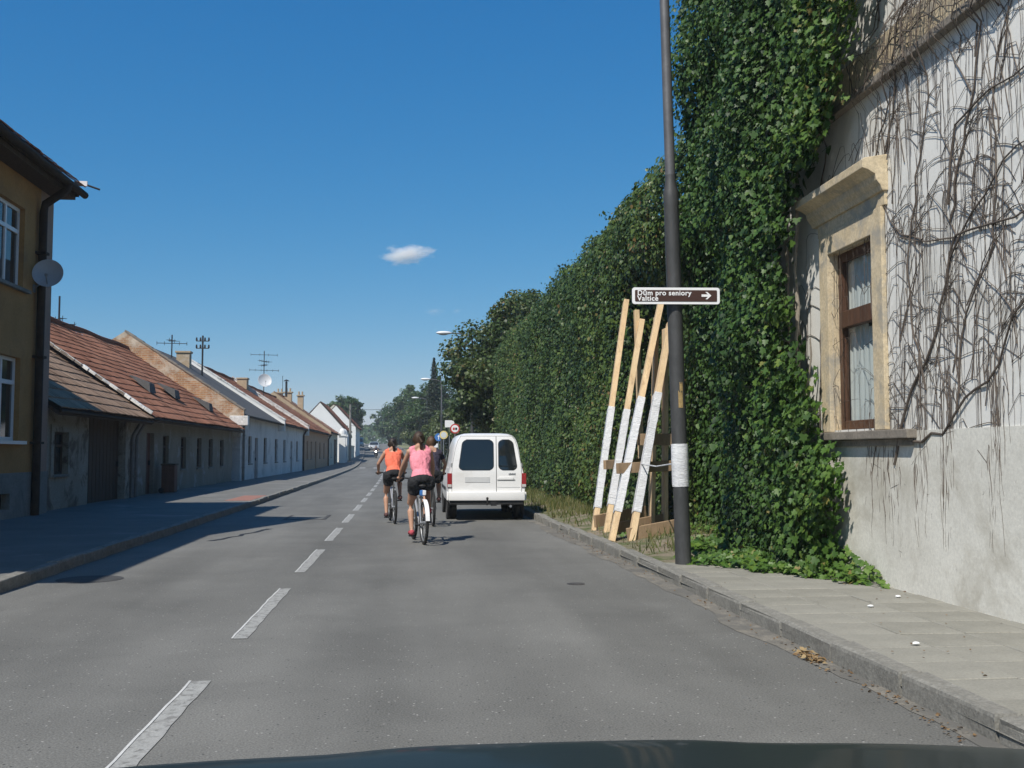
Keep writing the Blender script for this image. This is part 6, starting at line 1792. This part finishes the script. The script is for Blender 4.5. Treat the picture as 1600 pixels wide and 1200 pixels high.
# ------------------------------------------------------------------ oncoming traffic
def small_car(label, loc, rz, paint, L_=4.2, W_=1.74, H_=1.46, van_=False):
    e = empty('car', loc, rz, label, 'car')
    prof = [(0, .28), (0, .62), (.08, .78), (.9, .90), (1.55, H_ * .96), (2.2, H_), (3.1, H_ * .97), (3.75, .98), (4.12, .92), (4.2, .6), (4.2, .28)] if not van_ else \
           [(0, .28), (0, .75), (.1, .95), (.55, 1.1), (1.05, H_ * .95), (1.5, H_), (4.0, H_), (4.15, H_ * .9), (4.2, .6), (4.2, .28)]
    m = MB(); k = len(prof)
    for s in (-1, 1):
        for (y, z) in prof: m.v.append((s * W_ / 2 * (1 if z < .95 else .80), y * L_ / 4.2, z))
    m.f.append(list(range(k))); m.m.append(0); m.f.append(list(range(2 * k - 1, k - 1, -1))); m.m.append(0)
    for i in range(k): m.f.append([i, (i + 1) % k, k + (i + 1) % k, k + i]); m.m.append(0)
    m.build('body', paint, e, bevel=.06, smooth=40)
    i0 = 3
    (ya, za), (yb, zb) = prof[i0], prof[i0 + 1]
    w1, w2 = W_ / 2 * .86, W_ / 2 * .72
    MB().add([(-w1, ya - .02, za + .06), (w1, ya - .02, za + .06), (w2, yb - .03, zb - .02), (-w2, yb - .03, zb - .02)], [(0, 1, 2, 3)]).build('windscreen', M['car_glass'], e, clean=False)
    for s in (-1, 1):
        sw = MB().add([(s * W_ * .405, 1.2, .98), (s * W_ * .405, 3.4, .98), (s * W_ * .402, 3.0, H_ * .93), (s * W_ * .402, 1.7, H_ * .93)], [(0, 1, 2, 3)]); sw.build('side_window', M['car_glass'], e, clean=False)
        MB().sphere((s * W_ * .37, .02, .66), (.17, .06, .09), 10, 6).build('headlight', M['white_lens'], e, smooth=True)
        for y in (.75, 3.3): wheel(e, (s * (W_ / 2 - .1), y * L_ / 4.2, .30), .30, .18, 18, s)
    MB().b2((-.55, -.03, .36), (.55, .02, .55)).build('grille', M['black_pl'], e)
    MB().b2((-.26, -.045, .40), (.26, -.031, .51)).build('number_plate', M['sign_white'], e)
    return e
M['car_silver'] = plain('silver_paint', (.55, .57, .58), .3, .4, .5, .03); M['car_teal'] = plain('pale_teal_paint', (.40, .50, .52), .3, .2, .5, .03)
small_car('pale silver car driving towards the cyclists behind the motorcycle', (-2.5 + bend(185), 184, gz(184)), 0, M['car_silver'])
small_car('pale teal van parked under trees at the far left kerb', (-5.1 + bend(205), 204, gz(204)), .02, M['car_teal'], 4.6, 1.8, 1.9, True)
# motorcycle with rider
mc = empty('motorcycle', (-2.35 + bend(148), 147, gz(147)), 0, 'dark motorcycle with lit headlight riding towards the cyclists', 'motorcycle')
for y in (0, 1.4):
    t = MB().torus((0, y, .31), .24, .07, 'x', 28, 10).build('wheel', M['tyre'], mc, smooth=True); MB().torus((0, y, .31), .17, .02, 'x', 24, 6).build('rim', M['rim'], t)
b = MB().sphere((0, .75, .85), (.17, .38, .16), 12, 8); b.b2((-.14, .45, .35), (.14, .95, .7)); b.tube([(.09, 0, .31), (.09, .28, .95)], .035, 8); b.tube([(-.09, 0, .31), (-.09, .28, .95)], .035, 8); b.tube([(.08, 1.4, .31), (.08, .8, .5)], .03, 8); b.tube([(-.08, 1.4, .31), (-.08, .8, .5)], .03, 8); b.sphere((0, 1.25, .85), (.14, .38, .08), 12, 6)
b.build('frame', M['black_pl'], mc, smooth=40)
f = MB().sphere((0, .12, .98), (.24, .16, .24), 12, 8); f.build('fairing', M['black_pl'], mc, smooth=True)
MB().sphere((0, -.03, .93), (.13, .05, .11), 12, 8).build('headlight', plain('lit_headlight', (.9, .9, .85), .2, emit=(1, .96, .88), estr=6.0), mc, smooth=True)
MB().tube([(-.4, .32, 1.05), (0, .26, 1.02), (.4, .32, 1.05)], .016, 8).build('handlebar', M['metal_dark'], mc)
person('rider in dark clothes sitting on the motorcycle', (-2.35 + bend(148), 148.9, gz(147) - .03), R(180), M['navycl'], M['blackcl'], M['blackcl'], HD, {-1: (-.33, 1.5, 1.10), 1: (.33, 1.5, 1.10)}, {-1: (-.2, 1.15, .42), 1: (.2, 1.15, .42)}, hipz=1.0, hip_y=.95, chest=(0, 1.1, 1.42), head_c=(0, 1.2, 1.72), sleeve=1.1, ponytail=False, short_len=1.1, long_leg=True)

# ------------------------------------------------------------------ the car that carries the camera
M['own_paint'] = plain('dark_green_paint', (.012, .018, .016), .55, .0, .12, .05, spec=.25)
oc = empty('car', (.24, .0, 0), 0, 'dark green car whose bonnet edge shows at the foot of the road', 'car')
def hood_z(x, y):
    t = (y - .95) / 1.1
    return .918 - .015 * t - .030 * t ** 3 - .010 * abs(x / .95) ** 2.2 + .010 * math.exp(-((x - .02) / .34) ** 6)
hy = np.linspace(.95, 2.15, 24); hxs = np.linspace(-.95, .95, 41)
mb = MB()
vtx = {}
for i, y in enumerate(hy):
    for j, x in enumerate(hxs):
        vtx[i, j] = len(mb.v); mb.v.append((x, y - .10 * (abs(x) / .95) ** 4 * (i / 23), hood_z(x, y) - (.16 * max(0, (i - 18) / 5) ** 2)))
for i in range(23):
    for j in range(40): mb.f.append([vtx[i, j], vtx[i, j + 1], vtx[i + 1, j + 1], vtx[i + 1, j]]); mb.m.append(0)
mb.build('bonnet', M['own_paint'], oc, smooth=60, clean=False)
for s in (-1, 1):
    w_ = MB().b2((s * .90 - .03, .7, .35), (s * .92 + .03, 1.95, .78)); w_.build('wing', M['own_paint'], oc, bevel=.03)
    wheel(oc, (s * .76, 1.45, .31), .31, .19, side=s)
    MB().sphere((s * .62, 1.97, .64), (.17, .08, .08), 12, 8).build('headlight', M['white_lens'], oc, smooth=True)
MB().b2((-.80, 1.80, .28), (.80, 2.04, .56)).build('bumper', M['black_pl'], oc, bevel=.05)
MB().b2((-.42, 1.90, .58), (.42, 2.02, .72)).build('grille', M['black_pl'], oc, bevel=.02)

# ------------------------------------------------------------------ summer haze over the street
hz = MB().b2((-3050, -70, -1.2), (3050, 3050, 16.5)).build('haze', None)
hm_, N, L, P = nodes_of('haze_air'); N.remove(P)
pv = N.new("ShaderNodeVolumePrincipled"); pv.inputs["Color"].default_value = (.80, .90, 1.0, 1); pv.inputs["Density"].default_value = .00045; pv.inputs["Anisotropy"].default_value = 0.0
L.new(pv.outputs[0], N["Material Output"].inputs["Volume"])
hz.data.materials.clear(); hz.data.materials.append(hm_)
tag(hz, kind='stuff')
